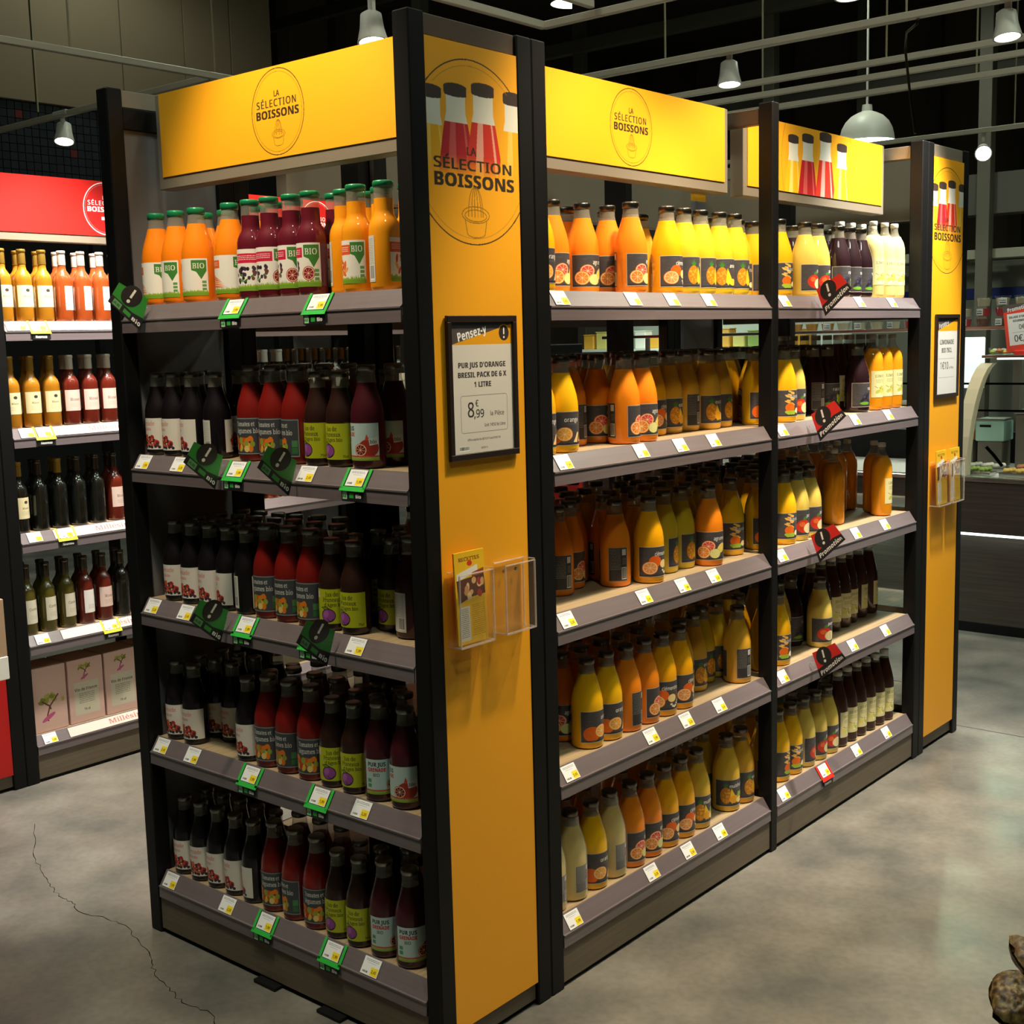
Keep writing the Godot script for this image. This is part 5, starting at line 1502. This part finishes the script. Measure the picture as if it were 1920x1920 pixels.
func wines():
	var zf = -2.38
	var W = "%s wine shelf"
	for c in 7:
		var x = 0.455 + c * 0.0765
		for k in 3:
			var z: float = zf - 0.062 - k * 0.07
			var j: float = 0.02 if k % 2 else 0.0
			wine("w_white" if c < 3 else "w_rose", x + j, 0, z, "cap_gold" if c < 3 else "cap_silver", 0 if c < 3 else 1, 0.0 if c < 3 else 0.5, W % "top", mini(k, 1))
			wine("w_white" if c < 3 else "w_pink", x + j, 1, z, "cap_gold" if c < 3 else "cap_silver", 0 if c < 3 else 2, 0.0, W % "second", mini(k, 1))
			if k < 2:
				wine("w_red" if c < 5 else "w_pink", x + j, 2, z, "cap_gold" if c in [0, 2] else "cap_black", [0, -1, -1, -1, -1, 2, 3][c], 0.3, W % "third", mini(k, 1))
				wine(["w_green", "w_green", "w_green", "w_pink", "w_pink", "w_red", "w_pink"][c], x + j, 3, z, "cap_black", [3, 3, 3, 1, 2, -1, 3][c], 0.2, W % "fourth", mini(k, 1))
	for c in 12:
		var x = 1.50 + c * 0.0775
		wine("w_red", x, 1, zf - 0.062, "cap_white" if c < 3 else "cap_black", 3 if c > 3 else -1, 0.2, "second shelf of the second wine bay", 0)
		wine("w_red", x + 0.03, 1, zf - 0.135, "cap_white" if c < 3 else "cap_gold", -1, 0.2, "second shelf of the second wine bay", 1)
		wine("w_rose", x, 0, zf - 0.062, "cap_silver", 2, 0.2, "top shelf of the second wine bay", 0)
		wine("w_pink", x, 2, zf - 0.062, "cap_black", 2, 0.2, "third shelf of the second wine bay", 0)
	for c in 8:
		wine("w_rose", 1.04 + c * 0.046, c % 4, zf - 0.062 - (0.07 if c % 2 else 0.0), "cap_silver", 2, 0.2, "first wine bay, %s shelf" % SHW[c % 4], c % 2)
	# boxed wine
	for c in 6:
		var bx = thing("wine_box", ["pale pink boxed wine with large painted vine", "pale pink boxed wine with small vine above a cream label"][mini(c, 1)], "box", Vector3(0.497 + c * 0.152, SH[4] + 0.0005, zf - 0.11), 0.0, "boxed wine with large vine" if c == 0 else "boxed wine with cream label")
		part(bx, "carton", box(Vector3(0.144, 0.238, 0.14), 0.002), mat(C8(214, 178, 166), 0.7), Vector3(0, 0.119, -0.002))
		part(bx, "front_print", board(0.142, 0.236, 0.001), M["wine_box%d" % mini(c, 1)], Vector3(0, 0.119, 0.0688))
	# printed strips in the rails of the wine bay
	for s in 5:
		var st = thing("printed_rail_strip", "pale pink printed strip in the %s rail of the wine shelves" % SHW[s], "shelf strip", Vector3(0.92, SH[s] - 0.018, zf - 0.012))
		var tilt = Basis(Vector3.RIGHT, -atan2(0.023, 0.0345))
		part(st, "strip", board(0.86 if s > 0 else 0.98, 0.036, 0.0008), M.wine_strip if s > 0 else M.paper, Vector3(0.06 if s > 0 else 0.0, 0.0018, 0.0008), tilt)
		price_label(Vector3(0.475, SH[s], zf), 0.0, "white and yellow price label on the %s wine shelf rail" % SHW[s], "wine shelf price labels", s, 1.0)
	var lt = [[0, 0.50], [1, 0.49], [2, 0.545], [3, 0.70]]
	for q in lt: clip_frame(Vector3(q[1] + 0.05, SH[q[0]], zf), 0.0, "limeplastic", "new_tab", "yellow new-product frame on the %s wine shelf rail" % SHW[q[0]], "yellow label frames on the wine rails")
	var cb = thing("leaflet_carton", "beige cardboard leaflet box fixed to the red column", "box", Vector3(0.29, 0.40, zf + 0.03))
	wb(cb, "carton_body", M.carton, 0.20, 0.304, 0.50, 0.70, zf + 0.006, zf + 0.06, 0.002)
	wb(cb, "carton_front", M.paper, 0.20, 0.304, 0.42, 0.50, zf + 0.006, zf + 0.064, 0.002)

# ================================================================ rail furniture
var slope := Basis(Vector3.RIGHT, -atan2(0.0230, 0.0345))

# at = shelf top on the front plane; turn 0 faces +z, -PI/2 faces -x
func price_label(at, turn, label, group, v, lift = 0.0):
	var o = thing("price_label", label, "price label", at, turn, group)
	part(o, "card", board(0.0525, 0.0385, 0.0006), M["price%d" % (v % 3)], Vector3(0, -0.0155, -0.0128 + lift * 0.002), slope)
	return o

func clip_frame(at, turn, matk, tab, label, group):
	var o = thing("label_frame", label, "label holder", at, turn, group)
	var m = M[matk]
	var c = Vector3(0, -0.0165, -0.0112)
	part(o, "frame_side", box(Vector3(0.008, 0.05, 0.0016), 0.0003), m, c + slope * Vector3(-0.034, -0.002, 0), slope)
	part(o, "frame_side", box(Vector3(0.008, 0.05, 0.0016), 0.0003), m, c + slope * Vector3(0.034, -0.002, 0), slope)
	part(o, "frame_bottom", box(Vector3(0.076, 0.011, 0.0016), 0.0003), m, c + slope * Vector3(0, -0.0265, 0), slope)
	part(o, "card", board(0.0525, 0.0385, 0.0006), M["price1"], c + slope * Vector3(0, 0.0, 0.0004), slope)
	part(o, "tab", board(0.064, 0.021, 0.001), M[tab], Vector3(0, -0.0525, 0.004))
	return o

# a card that stands out square from the rail: corners are (outward, up) from the shelf's front top edge
func flag(at, turn, corners, key, matk, label, group):
	var o = thing("shelf_flag", label, "shelf sign", at, turn, group)
	var p = []
	for q in corners: p.append(Vector3(0, q[1], q[0]))
	part(o, "card", card(p[0], p[1], p[2], p[3], 0.0012), M[key])
	# round badge near the top edge, on both faces
	var e1: Vector3 = (p[1] - p[0])
	var e2: Vector3 = (p[3] - p[0])
	var u = e1.normalized()
	var v: Vector3 = -e2.normalized()
	var n = u.cross(v)
	var c: Vector3 = p[0] + e1 * (0.52 if key == "bio_card" else 0.42) + e2 * 0.26
	for s in [-1, 1]:
		var st = begin()
		var q = []
		for k in 24: q.append(Vector2(cos(-TAU * k / 24), sin(-TAU * k / 24)))
		for k in 24:
			for w in [Vector2.ZERO, q[k], q[(k + 1) % 24]]:
				st.set_normal(n * s)
				st.set_uv(Vector2(0.5 + w.x * 0.5 * s * (1.0 if n.x * s > 0.0 or turn != 0.0 else 1.0), 0.5 - w.y * 0.5))
				st.add_vertex(c + (u * w.x + v * w.y) * 0.0275 + n * s * 0.0011)
		part(o, "badge", st.commit(), M.exclaim)
	var inner: Vector3 = (p[1] + p[2]) / 2.0 if turn != 0.0 else (p[0] + p[3]) / 2.0
	part(o, "clip", box(Vector3(0.008, 0.026, 0.016), 0.001), M.clear, Vector3(0.0, -0.018, -0.006))
	return o

func rail_things():
	var tb = [[[0.469, 0.755, 0.926, 1.102], [0.471, 0.782, 0.961, 1.123], [0.472, 0.788, 0.966, 1.121], [0.472, 0.813, 0.980, 1.149], [0.473, 0.809, 0.985, 1.149]],
		[[1.514, 2.007, 2.252], [1.501, 1.984, 2.236], [1.502, 1.999, 2.220], [1.512, 1.984, 2.237], [1.520, 2.022, 2.257]]]
	for n in 2:
		for s in 5:
			var k = 0
			for x in tb[n][s]:
				var txtw = "white and yellow price labels, %s rail, %s bay" % [SHW[s], ["logo-header", "bottle-print"][n]]
				price_label(Vector3(x, SH[s], 0.0), 0.0, "%s price label from %s, %s rail, %s bay" % [ORD[k], ["the poster column", "the middle post"][n], SHW[s], ["logo-header", "bottle-print"][n]], txtw, k + s)
				k += 1
	clip_frame(Vector3(1.782, SH[4], 0.0), 0.0, "redplastic", "promo_tab", "red promotion frame with price label on the bottom rail", "")
	var te = [[], [-0.988, -0.84, -0.37], [-0.989, -0.85, -0.234], [-0.989, -0.858, -0.239], [-0.988, -0.749, -0.23]]
	var tg = [[-0.591, -0.304], [-0.613, -0.208], [-0.611, -0.372], [-0.624, -0.375], [-0.596, -0.355]]
	for s in 5:
		var k = 0
		for z in te[s]:
			var w = "white and yellow price labels, %s rail, end display" % SHW[s]
			price_label(Vector3(0.0, SH[s], z), -PI / 2, "%s price label from the wine side, %s rail, end display" % [ORD[k], SHW[s]], w, k + s)
			k += 1
		for z in tg[s]:
			var w = "green organic label frames, %s rail, end display" % SHW[s]
			clip_frame(Vector3(0.0, SH[s], z), -PI / 2, "green", "bio_tab", "green organic label frame %s the yellow column, %s rail, end display" % ["nearer to" if z == tg[s][1] else "farther from", SHW[s]], w)
	# projecting cards; for the end display outward is -x, so (outward, up)
	var fb = [[0.071, 0.052], [-0.006, 0.013], [0.022, -0.062], [0.104, 0.008]]
	for q in [[0, -0.915, "outermost on the top rail"], [1, -0.655, "second rail, beside black grape juice"], [1, -0.392, "second rail, beside prune juice"], [2, -0.668, "third rail, beside black grape juice"], [2, -0.292, "third rail, beside prune juice"]]:
		flag(Vector3(0.0, SH[q[0]], q[1]), -PI / 2, fb, "bio_card", "green", "green and black organic card, " + q[2], "")
	var fp = [[-0.008, 0.020], [0.066, 0.062], [0.105, 0.018], [0.022, -0.060]]
	for q in [[0, 1.70], [1, 1.672], [2, 1.675], [3, 1.69]]:
		flag(Vector3(q[1], SH[q[0]], 0.0), 0.0, fp, "promo_card", "redplastic", "red and black promotion card projecting from the %s rail" % SHW[q[0]], "")

# ================================================================ things on the columns
func poster(x0, x1, y0, y1, key, label):
	var o = thing("price_poster", label, "poster", Vector3((x0 + x1) / 2, y0, 0.0))
	var w: float = x1 - x0
	var h: float = y1 - y0
	var t = 0.013
	for q in [[0, h - t / 2, w, t], [0, t / 2, w, t], [-(w - t) / 2, h / 2, t, h - t * 2], [(w - t) / 2, h / 2, t, h - t * 2]]:
		part(o, "frame_bar", box(Vector3(q[2], q[3], 0.008), 0.001), M.poster_frame, Vector3(q[0], q[1], 0.0035))
	part(o, "sheet", board(w - t * 2, h - t * 2, 0.002), M[key], Vector3(0, h / 2, 0.0012))

func holder(x, y, w, h, dpt, label):
	var o = thing("leaflet_holder", label, "leaflet holder", Vector3(x, y, 0.0))
	var t = 0.003
	part(o, "back_plate", box(Vector3(w, h, t), 0.0005), M.clear, Vector3(0, h / 2, 0.003))
	part(o, "front_plate", box(Vector3(w, h * 0.98, t), 0.0005), M.clear, Vector3(0, h * 0.49, dpt))
	part(o, "floor_plate", box(Vector3(w, t, dpt), 0.0005), M.clear, Vector3(0, t / 2, dpt / 2))
	for s in [-1, 1]: part(o, "side_plate", box(Vector3(t, h, dpt - t), 0.0005), M.clear, Vector3(s * (w / 2 - t / 2), h / 2, dpt / 2 + 0.001))
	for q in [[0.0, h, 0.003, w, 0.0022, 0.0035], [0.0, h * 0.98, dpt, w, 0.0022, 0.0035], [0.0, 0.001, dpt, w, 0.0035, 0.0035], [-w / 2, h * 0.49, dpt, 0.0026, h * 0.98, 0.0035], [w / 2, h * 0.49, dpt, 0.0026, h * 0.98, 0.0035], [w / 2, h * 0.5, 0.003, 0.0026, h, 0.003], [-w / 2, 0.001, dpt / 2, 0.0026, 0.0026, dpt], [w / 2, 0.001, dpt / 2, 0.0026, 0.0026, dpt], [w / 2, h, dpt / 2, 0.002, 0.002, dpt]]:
		part(o, "plate_edge_gleam", box(Vector3(q[3], q[4], q[5]), 0.0), M.edge_gleam, Vector3(q[0], q[1], q[2]))  # pale bars imitate the bright refracted lines along the clear plates
	for s in [-0.2, 0.2]: part(o, "screw", lathe("screw", [Vector2(0.004, 0.0), Vector2(0.004, 0.002), Vector2(0.0, 0.0028)], 12), M.chrome, Vector3(w * s, h * 0.86, 0.0045), Basis(Vector3.RIGHT, PI / 2))

func column_things():
	poster(0.0755, 0.2925, 1.288, 1.583, "poster", "black-framed price poster for orange juice on the yellow column")
	poster(2.585, 2.80, 1.288, 1.583, "poster_lemonade", "black-framed lemonade poster on the far yellow column")
	holder(0.108, 0.906, 0.104, 0.155, 0.036, "clear leaflet holder with a recipe leaflet on the yellow column")
	holder(0.249, 0.908, 0.098, 0.152, 0.036, "empty clear leaflet holder on the yellow column")
	var lb = Basis(Vector3.RIGHT, -0.04)
	solo("recipe_leaflet", board(0.092, 0.192, 0.004), M.leaflet, Vector3(0.106, 1.006, 0.020), "yellow recipe leaflet with food photo in the near holder", "leaflet", "", lb)
	for k in 2:
		holder(2.62 + k * 0.125, 0.906, 0.104, 0.155, 0.036, "clear leaflet holder on the far column, %s the middle bay" % ["closer to", "away from"][k])
		solo("recipe_leaflet", board(0.092, 0.192, 0.004), M.leaflet, Vector3(2.62 + k * 0.125, 1.006, 0.020), "yellow recipe leaflet on the far column, %s the middle bay" % ["closer to", "away from"][k], "leaflet", "leaflets on the far column", lb)

# ================================================================ oysters in the corner
func corner_oysters():
	var cr = thing("oyster_crate", "wooden crate holding oysters at the edge of the aisle", "crate", Vector3(0.33, 0, 1.34))
	for k in 5:
		var y = 0.04 + k * 0.088
		for z in [1.175, 1.505]: wb(cr, "slat", M.carton, 0.15, 0.50, y - 0.038, y + 0.038, z - 0.006, z + 0.006)
		for x in [0.156, 0.494]: wb(cr, "slat", M.carton, x - 0.006, x + 0.006, y - 0.038, y + 0.038, 1.182, 1.498)
	for x in [0.172, 0.478]:
		for z in [1.19, 1.49]: wb(cr, "corner_post", M.carton, x - 0.01, x + 0.01, 0.0, 0.43, z - 0.008, z + 0.008)
	wb(cr, "crate_lid", M.carton, 0.15, 0.50, 0.431, 0.438, 1.169, 1.511)
	var spots = [[0.146, 0.462, 1.128, 0.3, 1.0], [0.235, 0.49, 1.142, 1.2, 1.0], [0.225, 0.462, 1.26, 0.9, 1.0], [0.34, 0.462, 1.24, 2.6, 1.0], [0.30, 0.462, 1.37, 0.2, 1.0], [0.42, 0.462, 1.36, 1.7, 1.0]]
	for k in spots.size():
		var q = spots[k]
		var o = thing("oyster", "rough brown and ochre oyster heaped in the wooden crate", "oyster", Vector3(q[0], q[1], q[2]), q[3], "oysters in the crate")
		var tilt = Basis(Vector3(0.3, 0, 1).normalized(), 0.5 if k < 3 else 0.2)
		part(o, "upper_shell", oyster_mesh(k % 3, 1.0), M.shell, Vector3.ZERO, tilt.scaled(Vector3.ONE * q[4]))
		part(o, "lower_shell", oyster_mesh(k % 3 + 3, -1.0), M.shell_pale, Vector3(0, -0.002, 0), tilt.scaled(Vector3.ONE * q[4]))

func oyster_mesh(v, side):
	var key = "oyster%d" % v
	if T.has(key): return T[key]
	var n = FastNoiseLite.new()
	n.seed = 40 + v
	n.frequency = 26.0
	n.fractal_octaves = 3
	var st = begin()
	var rings = 9
	var seg = 26
	var grid = []
	for i in rings + 1:
		var t = float(i) / rings
		var row = []
		for k in seg:
			var a = TAU * k / seg
			var edge = 0.046 * (1.0 + 0.22 * cos(a)) * (1.0 + 0.18 * n.get_noise_2d(cos(a) * 0.06, sin(a) * 0.06 + 1.0))
			var p = Vector3(cos(a) * edge * 1.15, 0, sin(a) * edge * 0.85) * t
			var step = 0.0035 * (0.5 + 0.5 * sin(t * 22.0 + n.get_noise_2d(p.x, p.z) * 6.0))
			p.y = side * (0.022 * sqrt(maxf(0.0, 1.0 - t * t)) + step + 0.006 * n.get_noise_2d(p.x * 1.4, p.z * 1.4 + 3.0))
			row.append(p)
		grid.append(row)
	st.set_smooth_group(0)
	for i in rings:
		for k in seg:
			var a = grid[i][k]
			var b = grid[i][(k + 1) % seg]
			var c = grid[i + 1][(k + 1) % seg]
			var d = grid[i + 1][k]
			var q = [a, c, b, a, d, c] if side > 0 else [a, b, c, a, c, d]
			for p in q:
				st.set_uv(Vector2(p.x, p.z))
				st.add_vertex(p)
	st.index()
	st.generate_normals()
	T[key] = st.commit()
	return T[key]
